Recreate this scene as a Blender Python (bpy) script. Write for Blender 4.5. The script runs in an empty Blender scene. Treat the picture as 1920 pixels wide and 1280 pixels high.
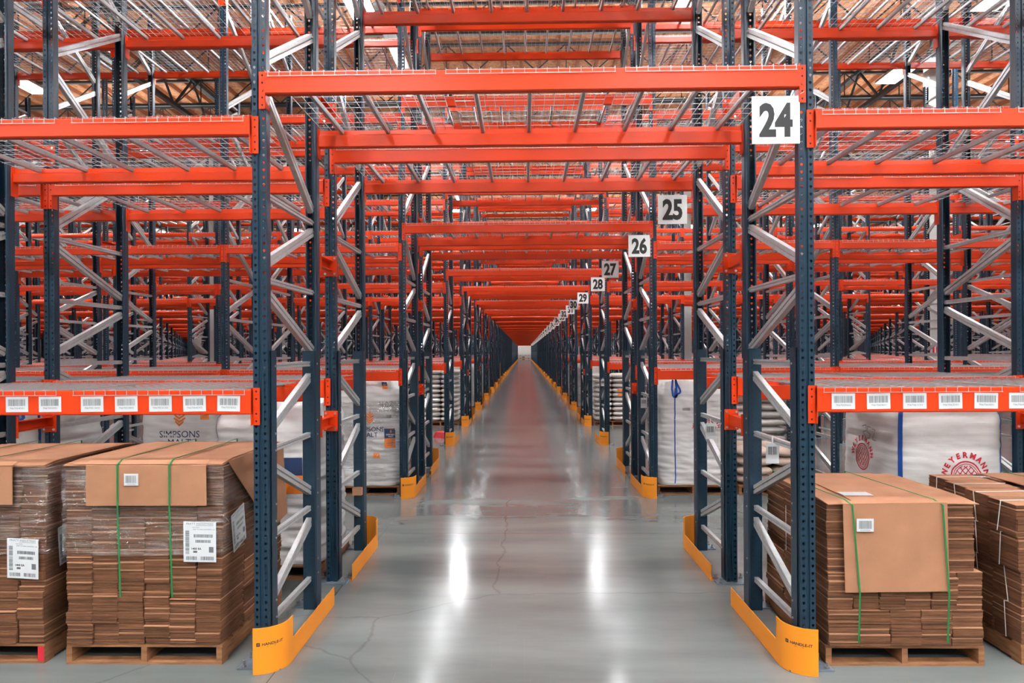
import bpy, math, random
import numpy as np
from mathutils import Matrix, Vector, noise

SC = bpy.context.scene
COL = SC.collection
R = math.radians
H = 2.17                      # eye height

# ------------------------------------------------------------------ camera, world, exposure
cam_data = bpy.data.cameras.new('camera')
cam_data.lens = 24.0
cam_data.sensor_width = 36.0
cam_data.shift_y = 20.0 / 1920
cam_data.clip_end = 400
cam_data.clip_start = 0.05
cam = bpy.data.objects.new('camera', cam_data)
COL.objects.link(cam)
cam.matrix_world = Matrix.Translation((0, 0, H)) @ Matrix.Rotation(R(1.03), 4, 'Z') @ Matrix.Rotation(R(90), 4, 'X') @ Matrix.Rotation(R(-0.30), 4, 'Z')
SC.camera = cam
SC.view_settings.view_transform = 'Standard'
SC.view_settings.look = 'None'
SC.view_settings.gamma = 1.0
SC.view_settings.use_curve_mapping = False
SC.view_settings.exposure = -0.40
wd = bpy.data.worlds.new('world')
SC.world = wd
wd.use_nodes = True
SC.cycles.use_light_tree = False
bgn = wd.node_tree.nodes['Background']
bgn.inputs[0].default_value = (0.90, 0.96, 1.0, 1)
bgn.inputs[1].default_value = 0.55
SC.cycles.max_bounces = 4
SC.cycles.diffuse_bounces = 3
SC.cycles.glossy_bounces = 2
SC.cycles.transparent_max_bounces = 8
SC.cycles.sample_clamp_indirect = 6.0
SC.cycles.adaptive_threshold = 0.07
SC.cycles.caustics_reflective = False
SC.cycles.caustics_refractive = False

# ------------------------------------------------------------------ rack layout
FD = 1.22                     # frame depth
ROWS = [(24, 4.70, 0), (25, 6.42, 1), (26, 10.22, 0), (27, 11.94, 1), (28, 15.95, 0), (29, 20.0, 0), (30, 21.72, 1)]
yy, rn = 25.55, 31
while yy < 188:
    ROWS.append((rn, yy, 0)); ROWS.append((rn + 1, yy + 1.72, 1))
    yy += 5.6; rn += 2
ROWY = {r: y for r, y, m in ROWS}
END_Y = 197.0
XL, XR, BAY = -1.83, 1.932, 2.69
NB = 17
def frame_x(k):               # k = -1, -2 ... left of the tunnel; 1, 2 ... right of it
    return XL + (k + 1) * BAY if k < 0 else XR + (k - 1) * BAY
FRAME_H = 8.74
LV_SIDE = [(1.92, .17), (3.80, .125), (5.75, .125), (7.66, .125)]
LV_TUN = [(4.107, .15), (6.0, .15), (7.95, .15)]
ROOF_Z = 11.6

# light panels hang over the nearer aisles; far aisles get added lights without fixtures
AISLES = [-9.0, -3.6, 1.6, 8.95, 14.55, 18.6] + [24.25 + 5.6 * i for i in range(30)] + [192.6]
LAMP_Z = 9.6
LAMP_COLOR = (0.965, 0.99, 1.0)

# ------------------------------------------------------------------ materials
MATS = {}
def new_mat(name):
    m = bpy.data.materials.new(name); m.use_nodes = True
    nt = m.node_tree
    return m, nt, nt.nodes, nt.links, nt.nodes['Principled BSDF']
def mat(name, col, rough=.5, metal=0.0, var=0.0, vscale=4.0, bump=0.0, bscale=40.0, spec=.5, stretch=(1, 1, 1), emis=None, es=0, coat=0):
    m, nt, N, L, b = new_mat(name)
    b.inputs['Base Color'].default_value = (*col, 1)
    b.inputs['Roughness'].default_value = rough
    b.inputs['Metallic'].default_value = metal
    b.inputs['Specular IOR Level'].default_value = spec
    if coat:
        b.inputs['Coat Weight'].default_value = coat; b.inputs['Coat Roughness'].default_value = .12
    if emis:
        b.inputs['Emission Color'].default_value = (*emis, 1); b.inputs['Emission Strength'].default_value = es
    if var or bump:
        tc = N.new('ShaderNodeTexCoord'); mp = N.new('ShaderNodeMapping'); mp.inputs['Scale'].default_value = stretch
        L.new(tc.outputs['Object'], mp.inputs[0])
    if var:
        n = N.new('ShaderNodeTexNoise'); n.inputs['Scale'].default_value = vscale; n.inputs['Detail'].default_value = 4
        L.new(mp.outputs[0], n.inputs['Vector'])
        r = N.new('ShaderNodeValToRGB')
        r.color_ramp.elements[0].position = .3; r.color_ramp.elements[1].position = .7
        r.color_ramp.elements[0].color = (*[c * (1 - var) for c in col], 1)
        r.color_ramp.elements[1].color = (*[min(1, c * (1 + var)) for c in col], 1)
        L.new(n.outputs['Fac'], r.inputs[0]); L.new(r.outputs[0], b.inputs['Base Color'])
    if bump:
        n2 = N.new('ShaderNodeTexNoise'); n2.inputs['Scale'].default_value = bscale; n2.inputs['Detail'].default_value = 3
        L.new(mp.outputs[0], n2.inputs['Vector'])
        bp = N.new('ShaderNodeBump'); bp.inputs['Strength'].default_value = bump; bp.inputs['Distance'].default_value = .01
        L.new(n2.outputs['Fac'], bp.inputs['Height']); L.new(bp.outputs[0], b.inputs['Normal'])
    MATS[name] = m
    return m
mat('navy_paint', (.0075, .030, .054), .33, 0, .10, 2.0, 0, 60, .45)
mat('orange_paint', (.72, .050, .0075), .32, 0, .05, 1.2, 0, 60, .32)
mat('galvanised', (.58, .60, .61), .33, .5, .09, 26, 0, 90)
mat('wire_zinc', (.50, .52, .53), .40, .45)
mat('yellow_paint', (.92, .31, .020), .38, 0, .04, 3)
mat('steel_bolt', (.62, .63, .64), .3, .9)
mat('base_steel', (.20, .25, .30), .45, .4, .25, 9)
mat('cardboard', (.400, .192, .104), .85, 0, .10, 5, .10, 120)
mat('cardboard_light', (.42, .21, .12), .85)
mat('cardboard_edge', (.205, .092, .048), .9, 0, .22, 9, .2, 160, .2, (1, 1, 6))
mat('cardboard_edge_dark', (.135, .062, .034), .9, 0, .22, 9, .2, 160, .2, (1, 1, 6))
mat('wood', (.27, .125, .058), .8, 0, .30, 6, .25, 40, .3, (1, 1, 8))
mat('wood_dark', (.16, .075, .035), .85, 0, .30, 6, .25, 40, .3)
mat('bag_white', (.76, .75, .735), .58, 0, .06, 3, .55, 2.6, .5, (1, 1, 8))
mat('sack_white', (.74, .72, .69), .55, 0, .07, 4, .2, 30)
mat('sack_tan', (.52, .40, .32), .6, 0, .12, 5, .2, 30)
mat('green_strap', (.008, .19, .050), .35)
mat('white_strap', (.75, .75, .74), .5)
mat('blue_webbing', (.010, .085, .42), .6, 0, .1, 90)
mat('label_white', (.68, .71, .73), .45)
mat('sign_white', (.86, .87, .86), .38)
mat('ink_and_shade_black', (.012, .013, .015), .5)
mat('ink_grey', (.16, .18, .20), .6)
mat('ink_red', (.60, .020, .035), .6)
mat('ink_navy', (.012, .035, .11), .6)
mat('ink_orange', (.90, .24, .03), .6)
mat('wall_paint', (.72, .69, .63), .8, 0, .04, .6)
mat('dark_steel', (.035, .042, .045), .55, .2)
mat('column_paint', (.50, .53, .52), .6, 0, .05, 2)
mat('pipe_white', (.75, .77, .76), .45)
mat('duct_metal', (.62, .64, .65), .35, .7)
mat('lamp_housing', (.7, .7, .7), .5)
mat('lamp_glow', (1, 1, 1), .5, emis=LAMP_COLOR, es=22)
mat('red_plastic', (.62, .010, .022), .4)
mat('clutter_white', (.72, .68, .64), .7)

def floor_mat():
    m, nt, N, L, b = new_mat('polished_concrete')
    tc = N.new('ShaderNodeTexCoord')
    n1 = N.new('ShaderNodeTexNoise'); n1.inputs['Scale'].default_value = 1.0; n1.inputs['Detail'].default_value = 6; n1.inputs['Roughness'].default_value = .55
    m0 = N.new('ShaderNodeMapping'); m0.inputs['Scale'].default_value = (.30, 1.25, 1); L.new(tc.outputs['Object'], m0.inputs[0]); L.new(m0.outputs[0], n1.inputs['Vector'])
    r = N.new('ShaderNodeValToRGB')
    r.color_ramp.elements[0].position = .32; r.color_ramp.elements[0].color = (.112, .130, .129, 1)
    r.color_ramp.elements[1].position = .70; r.color_ramp.elements[1].color = (.215, .238, .230, 1)
    L.new(n1.outputs['Fac'], r.inputs[0])
    # long scratches along the driving direction
    mp = N.new('ShaderNodeMapping'); mp.inputs['Scale'].default_value = (34, .40, 1); mp.inputs['Rotation'].default_value = (0, 0, .04)
    L.new(tc.outputs['Object'], mp.inputs[0])
    n2 = N.new('ShaderNodeTexNoise'); n2.inputs['Scale'].default_value = 1.6; n2.inputs['Detail'].default_value = 6; n2.inputs['Distortion'].default_value = 1.3
    L.new(mp.outputs[0], n2.inputs['Vector'])
    r2 = N.new('ShaderNodeValToRGB'); r2.color_ramp.elements[0].position = .66; r2.color_ramp.elements[1].position = .82
    r2.color_ramp.elements[0].color = (0, 0, 0, 1); r2.color_ramp.elements[1].color = (.22, .22, .22, 1)
    L.new(n2.outputs['Fac'], r2.inputs[0])
    mx = N.new('ShaderNodeMix'); mx.data_type = 'RGBA'
    L.new(r2.outputs[0], mx.inputs[0]); L.new(r.outputs[0], mx.inputs[6]); mx.inputs[7].default_value = (.36, .36, .35, 1)
    # cracks
    v = N.new('ShaderNodeTexVoronoi'); v.feature = 'DISTANCE_TO_EDGE'; v.inputs['Scale'].default_value = .33
    nz = N.new('ShaderNodeTexNoise'); nz.inputs['Scale'].default_value = 3.2; nz.inputs['Detail'].default_value = 5
    L.new(tc.outputs['Object'], nz.inputs['Vector'])
    ad = N.new('ShaderNodeMix'); ad.data_type = 'RGBA'; ad.inputs[0].default_value = .16
    L.new(tc.outputs['Object'], ad.inputs[6]); L.new(nz.outputs['Color'], ad.inputs[7]); L.new(ad.outputs[2], v.inputs['Vector'])
    cr = N.new('ShaderNodeValToRGB'); cr.color_ramp.elements[0].position = .0; cr.color_ramp.elements[1].position = .0022
    cr.color_ramp.elements[0].color = (.78, .78, .78, 1); cr.color_ramp.elements[1].color = (1, 1, 1, 1)
    L.new(v.outputs['Distance'], cr.inputs[0])
    m2 = N.new('ShaderNodeMix'); m2.data_type = 'RGBA'; m2.blend_type = 'MULTIPLY'; m2.inputs[0].default_value = 1
    L.new(mx.outputs[2], m2.inputs[6]); L.new(cr.outputs[0], m2.inputs[7])
    # sawn control joints
    sx = N.new('ShaderNodeSeparateXYZ'); L.new(tc.outputs['Object'], sx.inputs[0])
    def joint(sock, period, off):
        a = N.new('ShaderNodeMath'); a.operation = 'ADD'; a.inputs[1].default_value = off; L.new(sock, a.inputs[0])
        p = N.new('ShaderNodeMath'); p.operation = 'PINGPONG'; p.inputs[1].default_value = period / 2; L.new(a.outputs[0], p.inputs[0])
        g = N.new('ShaderNodeMath'); g.operation = 'GREATER_THAN'; g.inputs[1].default_value = .004; L.new(p.outputs[0], g.inputs[0])
        return g.outputs[0]
    jm = N.new('ShaderNodeMath'); jm.operation = 'MULTIPLY'
    L.new(joint(sx.outputs['Y'], 5.5, -8.17 + 11), jm.inputs[0]); L.new(joint(sx.outputs['X'], 5.5, 1.71), jm.inputs[1])
    mr = N.new('ShaderNodeMapRange'); mr.inputs['To Min'].default_value = .42; L.new(jm.outputs[0], mr.inputs[0])
    m3 = N.new('ShaderNodeMix'); m3.data_type = 'RGBA'; m3.blend_type = 'MULTIPLY'; m3.inputs[0].default_value = 1
    L.new(m2.outputs[2], m3.inputs[6]); L.new(mr.outputs[0], m3.inputs[7])
    L.new(m3.outputs[2], b.inputs['Base Color'])
    rr = N.new('ShaderNodeMapRange'); rr.inputs['From Min'].default_value = .3; rr.inputs['From Max'].default_value = .7
    rr.inputs['To Min'].default_value = .15; rr.inputs['To Max'].default_value = .21
    L.new(n1.outputs['Fac'], rr.inputs[0]); L.new(rr.outputs[0], b.inputs['Roughness'])
    b.inputs['Specular IOR Level'].default_value = .85
    bp = N.new('ShaderNodeBump'); bp.inputs['Strength'].default_value = .02; bp.inputs['Distance'].default_value = .004
    L.new(n1.outputs['Fac'], bp.inputs['Height']); L.new(bp.outputs[0], b.inputs['Normal'])
    # sealed concrete: a matt base under a thin glossy sealer that mirrors more at grazing angles
    df = N.new('ShaderNodeBsdfDiffuse'); gl = N.new('ShaderNodeBsdfGlossy'); ms = N.new('ShaderNodeMixShader'); fr = N.new('ShaderNodeFresnel')
    fr.inputs['IOR'].default_value = 1.55
    mu = N.new('ShaderNodeMath'); mu.operation = 'MULTIPLY'; mu.inputs[1].default_value = 1.1; L.new(fr.outputs[0], mu.inputs[0])
    mn_ = N.new('ShaderNodeMath'); mn_.operation = 'MINIMUM'; mn_.inputs[1].default_value = .8; L.new(mu.outputs[0], mn_.inputs[0])
    L.new(m3.outputs[2], df.inputs['Color']); gl.inputs['Color'].default_value = (1, 1, 1, 1); L.new(rr.outputs[0], gl.inputs['Roughness'])
    L.new(bp.outputs[0], df.inputs['Normal']); L.new(bp.outputs[0], gl.inputs['Normal'])
    L.new(mn_.outputs[0], ms.inputs[0]); L.new(df.outputs[0], ms.inputs[1]); L.new(gl.outputs[0], ms.inputs[2])
    L.new(ms.outputs[0], N['Material Output'].inputs[0])
    MATS['floor'] = m
floor_mat()
def osb_mat():
    m, nt, N, L, b = new_mat('osb_board')
    tc = N.new('ShaderNodeTexCoord')
    n1 = N.new('ShaderNodeTexNoise'); n1.inputs['Scale'].default_value = 9; n1.inputs['Detail'].default_value = 7
    L.new(tc.outputs['Object'], n1.inputs['Vector'])
    r = N.new('ShaderNodeValToRGB')
    r.color_ramp.elements[0].position = .33; r.color_ramp.elements[0].color = (.40, .155, .060, 1)
    r.color_ramp.elements[1].position = .6; r.color_ramp.elements[1].color = (.66, .31, .150, 1)
    L.new(n1.outputs['Fac'], r.inputs[0]); L.new(r.outputs[0], b.inputs['Base Color'])
    b.inputs['Roughness'].default_value = .8
    MATS['osb'] = m
osb_mat()
mat('purlin_wood', (.40, .165, .075), .8, 0, .15, 3)
def wrap_mat():
    m, nt, N, L, b = new_mat('stretch_film')
    out = N['Material Output']
    tr = N.new('ShaderNodeBsdfTransparent'); tr.inputs[0].default_value = (.93, .94, .95, 1)
    gl = N.new('ShaderNodeBsdfGlossy'); gl.inputs['Roughness'].default_value = .09
    mx = N.new('ShaderNodeMixShader')
    tc = N.new('ShaderNodeTexCoord'); mp = N.new('ShaderNodeMapping'); mp.inputs['Scale'].default_value = (2.2, 2.2, 38)
    L.new(tc.outputs['Object'], mp.inputs[0])
    n = N.new('ShaderNodeTexNoise'); n.inputs['Scale'].default_value = 1.5; n.inputs['Detail'].default_value = 6; n.inputs['Distortion'].default_value = .8
    L.new(mp.outputs[0], n.inputs['Vector'])
    bp = N.new('ShaderNodeBump'); bp.inputs['Strength'].default_value = 1.0; bp.inputs['Distance'].default_value = .035
    L.new(n.outputs['Fac'], bp.inputs['Height']); L.new(bp.outputs[0], gl.inputs['Normal'])
    r = N.new('ShaderNodeMapRange'); r.inputs['From Min'].default_value = .42; r.inputs['From Max'].default_value = .7
    r.inputs['To Min'].default_value = .08; r.inputs['To Max'].default_value = .62
    L.new(n.outputs['Fac'], r.inputs[0]); L.new(r.outputs[0], mx.inputs[0])
    L.new(tr.outputs[0], mx.inputs[1]); L.new(gl.outputs[0], mx.inputs[2]); L.new(mx.outputs[0], out.inputs[0])
    MATS['film'] = m
wrap_mat()

# ------------------------------------------------------------------ mesh helpers
class MB:
    def __init__(s):
        s.v = []; s.f = []; s.m = []; s.mats = []
    def mi(s, name):
        if name not in s.mats: s.mats.append(name)
        return s.mats.index(name)
    def add(s, verts, faces, mname):
        o = len(s.v); k = s.mi(mname)
        s.v.extend(verts)
        for f in faces:
            s.f.append(tuple(i + o for i in f)); s.m.append(k)
    def box(s, a, b, mname, skip=()):
        (x0, y0, z0), (x1, y1, z1) = a, b
        v = [(x0, y0, z0), (x1, y0, z0), (x1, y1, z0), (x0, y1, z0), (x0, y0, z1), (x1, y0, z1), (x1, y1, z1), (x0, y1, z1)]
        fs = {'-z': (0, 3, 2, 1), '+z': (4, 5, 6, 7), '-y': (0, 1, 5, 4), '+x': (1, 2, 6, 5), '+y': (2, 3, 7, 6), '-x': (3, 0, 4, 7)}
        s.add(v, [fs[k] for k in fs if k not in skip], mname)
    def prism(s, section, p0, p1, xdir, ydir, mname, caps=True):
        """sweep a closed 2D section from p0 to p1; section x along xdir, y along ydir"""
        p0 = Vector(p0); p1 = Vector(p1); xd = Vector(xdir); yd = Vector(ydir); n = len(section)
        v = [tuple(p0 + xd * a + yd * b) for a, b in section] + [tuple(p1 + xd * a + yd * b) for a, b in section]
        f = [(i, (i + 1) % n, n + (i + 1) % n, n + i) for i in range(n)]
        if caps: f += [tuple(range(n))[::-1], tuple(range(n, 2 * n))]
        s.add(v, f, mname)
    def rod(s, p0, p1, r, mname, n=4, caps=False):
        p0 = Vector(p0); p1 = Vector(p1); d = (p1 - p0).normalized()
        up = Vector((0, 0, 1)) if abs(d.z) < .9 else Vector((1, 0, 0))
        a = d.cross(up).normalized(); b = d.cross(a)
        s.prism([(r * math.cos(2 * math.pi * (i + .5) / n), r * math.sin(2 * math.pi * (i + .5) / n)) for i in range(n)], p0, p1, a, b, mname, caps)
    def grid(s, fn, us, vs, mname, flip=False):
        v = [tuple(fn(u, w)) for w in vs for u in us]; nu = len(us)
        f = []
        for j in range(len(vs) - 1):
            for i in range(nu - 1):
                q = (j * nu + i, j * nu + i + 1, (j + 1) * nu + i + 1, (j + 1) * nu + i)
                f.append(q[::-1] if flip else q)
        s.add(v, f, mname)
    def merge(s, o, tf):
        for k, name in enumerate(o.mats):
            pass
        off = len(s.v); s.v.extend(tuple(tf @ Vector(v)) for v in o.v)
        for f, k in zip(o.f, o.m):
            s.f.append(tuple(i + off for i in f)); s.m.append(s.mi(o.mats[k]))
    def mesh(s, name, smooth=False):
        me = bpy.data.meshes.new(name)
        me.from_pydata(s.v, [], s.f)
        for n in s.mats: me.materials.append(MATS[n])
        me.polygons.foreach_set('material_index', s.m)
        if smooth: me.polygons.foreach_set('use_smooth', [True] * len(s.f))
        me.update()
        return me
    def build(s, name, parent=None, loc=None, rotz=None, smooth=False):
        return obj(name, s.mesh(name, smooth), parent, loc, rotz)
def obj(name, me, parent=None, loc=None, rotz=None):
    o = bpy.data.objects.new(name, me)
    if loc is not None: o.location = loc
    if rotz is not None: o.rotation_euler = (0, 0, rotz)
    if parent is not None: o.parent = parent
    COL.objects.link(o)
    return o
def tag(o, label=None, cat=None, group=None, kind=None):
    if label: o['label'] = label
    if cat: o['category'] = cat
    if group: o['group'] = group
    if kind: o['kind'] = kind
    return o
def empty(name, loc=(0, 0, 0), rotz=0):
    o = bpy.data.objects.new(name, None); o.location = loc; o.rotation_euler = (0, 0, rotz)
    o.empty_display_size = .1
    COL.objects.link(o); return o
def copy_tree(o, parent=None, kids=None):
    c = o.copy(); COL.objects.link(c)
    if parent is not None: c.parent = parent
    for ch in KIDS.get(o, []) if kids is None else kids:
        copy_tree(ch, c)
    return c
KIDS = {}
def note_kids():
    KIDS.clear()
    for o in bpy.data.objects:
        if o.parent: KIDS.setdefault(o.parent, []).append(o)

_tc = {}
def text2d(s, size=1.0, bold=0.0, sx=1.0, align='CENTER'):
    key = (s, size, bold, sx, align)
    if key in _tc: return _tc[key]
    cu = bpy.data.curves.new('t', 'FONT'); cu.body = s; cu.size = size; cu.offset = bold; cu.resolution_u = 3
    cu.align_x = align; cu.align_y = 'CENTER'
    o = bpy.data.objects.new('t', cu); COL.objects.link(o)
    bpy.context.view_layer.update()
    me = bpy.data.meshes.new_from_object(o.evaluated_get(bpy.context.evaluated_depsgraph_get()))
    vs = [(v.co.x * sx, v.co.y) for v in me.vertices]; fs = [tuple(p.vertices) for p in me.polygons]
    bpy.data.meshes.remove(me); bpy.data.objects.remove(o); bpy.data.curves.remove(cu)
    if vs and align == 'CENTER':
        cx = (min(v[0] for v in vs) + max(v[0] for v in vs)) / 2; cy = (min(v[1] for v in vs) + max(v[1] for v in vs)) / 2
        vs = [(x - cx, y - cy) for x, y in vs]
    _tc[key] = (vs, fs); return vs, fs
def put2d(mb, vf, fn, mname, du=0, dv=0, rot=0):
    c, s_ = math.cos(rot), math.sin(rot)
    mb.add([tuple(fn(x * c - y * s_ + du, x * s_ + y * c + dv)) for x, y in vf[0]], vf[1], mname)
def rect2d(x0, y0, x1, y1, n=1):
    vs = []; fs = []
    for i in range(n + 1):
        x = x0 + (x1 - x0) * i / n
        vs += [(x, y0), (x, y1)]
    for i in range(n): fs.append((2 * i, 2 * i + 2, 2 * i + 3, 2 * i + 1))
    return vs, fs
def line2d(pts, w):
    vs = []; fs = []
    for i, (a, b) in enumerate(zip(pts[:-1], pts[1:])):
        d = Vector((b[0] - a[0], b[1] - a[1])); L_ = d.length or 1; nx, ny = -d.y / L_ * w / 2, d.x / L_ * w / 2
        o = len(vs); vs += [(a[0] + nx, a[1] + ny), (a[0] - nx, a[1] - ny), (b[0] - nx, b[1] - ny), (b[0] + nx, b[1] + ny)]
        fs.append((o, o + 1, o + 2, o + 3))
    return vs, fs
def barcode2d(x0, y0, x1, y1, rng, n=30):
    vs = []; fs = []; x = x0; w = (x1 - x0) / n / 1.5
    while x < x1 - w:
        bw = w * rng.choice((.5, .5, 1, 1.6)); o = len(vs)
        vs += [(x, y0), (x + bw, y0), (x + bw, y1), (x, y1)]; fs.append((o, o + 1, o + 2, o + 3))
        x += bw + w * rng.choice((.45, .6, 1.0))
    return vs, fs

def instances(name, tmpl, xf, label, kind='stuff', cat=None):
    """merge many copies of a low detail template (MB) into one mesh; xf = list of (x, y, z, flip)"""
    v = np.array(tmpl.v, dtype=np.float32); nv = len(v); n = len(xf)
    X = np.array(xf, dtype=np.float32)
    allv = np.empty((n, nv, 3), dtype=np.float32)
    sg = np.where(X[:, 3] > .5, -1.0, 1.0).astype(np.float32)
    allv[:, :, 0] = v[None, :, 0] * sg[:, None] + X[:, 0:1]
    allv[:, :, 1] = v[None, :, 1] * sg[:, None] + X[:, 1:2]
    allv[:, :, 2] = v[None, :, 2] + X[:, 2:3]
    loops = np.concatenate([np.array(f, dtype=np.int32) for f in tmpl.f]); tot = np.array([len(f) for f in tmpl.f], dtype=np.int32)
    al = (loops[None, :] + (np.arange(n, dtype=np.int32) * nv)[:, None]).ravel()
    at = np.tile(tot, n); st = np.concatenate([[0], np.cumsum(at)[:-1]]).astype(np.int32)
    me = bpy.data.meshes.new(name)
    me.vertices.add(n * nv); me.vertices.foreach_set('co', allv.ravel())
    me.loops.add(len(al)); me.loops.foreach_set('vertex_index', al)
    me.polygons.add(len(at)); me.polygons.foreach_set('loop_start', st); me.polygons.foreach_set('loop_total', at)
    for k in tmpl.mats: me.materials.append(MATS[k])
    me.polygons.foreach_set('material_index', np.tile(np.array(tmpl.m, dtype=np.int32), n))
    me.update(calc_edges=True)
    o = obj(name, me); tag(o, label, cat, None, kind); return o

# ------------------------------------------------------------------ building shell
HX = 50.0
Y0 = -14.0
def struct(name, mb, **k):
    return tag(mb.build(name, **k), kind='structure')
mb = MB(); mb.box((-HX, Y0, -.15), (HX, END_Y, 0), 'floor'); struct('floor', mb)
mb = MB(); mb.box((-HX, Y0, ROOF_Z), (HX, END_Y, ROOF_Z + .1), 'osb'); struct('ceiling', mb)
mb = MB(); mb.box((-HX - .3, Y0, 0), (-HX, END_Y, ROOF_Z + .1), 'wall_paint'); struct('wall_left', mb)
mb = MB(); mb.box((HX, Y0, 0), (HX + .3, END_Y, ROOF_Z + .1), 'wall_paint'); struct('wall_right', mb)
mb = MB(); mb.box((-HX, END_Y, 0), (HX, END_Y + .3, ROOF_Z + .1), 'wall_paint'); struct('wall_far', mb)
# timber purlins run down the hall, steel joists cross it
mb = MB()
x = -33.0
while x < 33.1:
    mb.box((x - .045, Y0, ROOF_Z - .16), (x + .045, 120, ROOF_Z), 'purlin_wood'); x += .61
struct('ceiling_purlins', mb)
def joist_mb(x0, x1, ztop, zbot, step, rod=.02):
    m_ = MB()
    for z in (ztop, zbot):
        m_.box((x0, -.05, z - .035), (x1, .05, z + .035), 'dark_steel')
    x = x0; k = 0
    while x < x1 - .01:
        m_.rod((x, 0, zbot), (x + step / 2, 0, ztop), rod, 'dark_steel')
        m_.rod((x + step / 2, 0, ztop), (x + step, 0, zbot), rod, 'dark_steel')
        m_.rod((x + step / 2, 0, zbot), (x + step / 2, 0, ztop), rod * .8, 'dark_steel')
        x += step
    return m_
JM = joist_mb(-36, 36, ROOF_Z - .20, ROOF_Z - 1.0, 1.8, .024).mesh('ceiling_joist')
y = 3.4; k = 0
while y < 150:
    o = obj('ceiling_joist', JM, loc=(0.4 * (k % 3), y, 0)); tag(o, kind='structure'); y += 2.44 if y < 60 else 4.88; k += 1
# girders along the hall between the columns
mbg = MB()
for z in (ROOF_Z - .25, ROOF_Z - 1.5): mbg.box((-.08, 0, z - .06), (.08, 100, z + .06), 'dark_steel')
y = 0
while y < 99:
    mbg.rod((0, y, ROOF_Z - 1.5), (0, y + 1.22, ROOF_Z - .25), .04, 'dark_steel'); mbg.rod((0, y + 1.22, ROOF_Z - .25), (0, y + 2.44, ROOF_Z - 1.5), .04, 'dark_steel'); y += 2.44
gm = mbg.mesh('ceiling_girder')
for gx in (-11.1, 11.1, -26, 26):
    tag(obj('ceiling_girder', gm, loc=(gx, 2, 0)), kind='structure')
# building columns
def column(x, y, w, label):
    m_ = MB(); m_.box((-w / 2, -w / 2, 0), (w / 2, w / 2, ROOF_Z - 1.5), 'column_paint'); m_.box((-w * .8, -w * .8, 0), (w * .8, w * .8, .03), 'base_steel')
    o = m_.build('pillar', loc=(x, y, 0)); return tag(o, label, 'column', kind='structure')
column(11.1, 18.75, .28, 'pale grey square building column rising behind the racks on the right')
column(5.75, 24.2, .26, 'pale grey square column in the aisle beyond the row signed 30')
column(-11.1, 24.2, .28, 'pale grey square column standing in the left racks beyond sign 30')
m_ = MB(); m_.box((-.09, -.16, 2.02), (.09, -.145, 2.40), 'red_plastic'); m_.box((-.05, -.165, 2.05), (-.015, -.16, 2.33), 'label_white'); m_.box((.02, -.165, 2.05), (.055, -.16, 2.33), 'label_white')
tag(m_.build('extinguisher_sign', loc=(11.1, 18.75, 0)), 'red and white vertical sign on the pale column at the right', 'sign')
# white pipes and duct under the roof
m_ = MB(); m_.rod((-30, 0, 10.35), (30, 0, 10.35), .06, 'pipe_white', 8)
tag(m_.build('sprinkler_pipe', loc=(0, 12.9, 0)), 'thin white pipe crossing the hall under the roof', 'pipe')
m_ = MB(); m_.rod((3.2, 0, 0), (3.2, 60, 0), .16, 'pipe_white', 10)
tag(m_.build('roof_pipe', loc=(-6.6, 16, 10.3)), 'thick white pipe running down the hall left under the roof', 'pipe')

# ------------------------------------------------------------------ ceiling lights
LXS = [-31, -22, -13.7, -3.5, 3.5, 10.1, 17.5, 26]
def lamp_meshes():
    h = MB(); h.box((-.28, -.62, 0), (.28, .62, .07), 'lamp_housing', skip=('-z',))
    h.box((-.05, -.15, .07), (.05, .15, .13), 'lamp_housing')
    d = MB(); d.box((-.265, -.60, -.012), (.265, .60, .0), 'lamp_glow')
    c = MB()
    for s in (-1, 1):
        c.rod((0, s * .12, .13), (0, s * .5, ROOF_Z - LAMP_Z - .9), .006, 'dark_steel')
    return h.mesh('housing'), d.mesh('diffuser'), c.mesh('suspension_cable')
HM, DM, CM = lamp_meshes()
LD = {}
def lamp_data(w, sx, sy):
    k = (w, sx, sy)
    if k not in LD:
        l = bpy.data.lights.new('panel_or_fill_light', 'AREA'); l.shape = 'RECTANGLE'; l.size = sx; l.size_y = sy; l.energy = w; l.color = LAMP_COLOR
        LD[k] = l
    return LD[k]
def ordw(n):
    return ['first', 'second', 'third', 'fourth', 'fifth', 'sixth', 'seventh', 'eighth', 'ninth', 'tenth', 'eleventh', 'twelfth',
            'thirteenth', 'fourteenth', 'fifteenth', 'sixteenth', 'seventeenth', 'eighteenth', 'nineteenth', 'twentieth'][n - 1]
P_NEAR = 430.0
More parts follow.
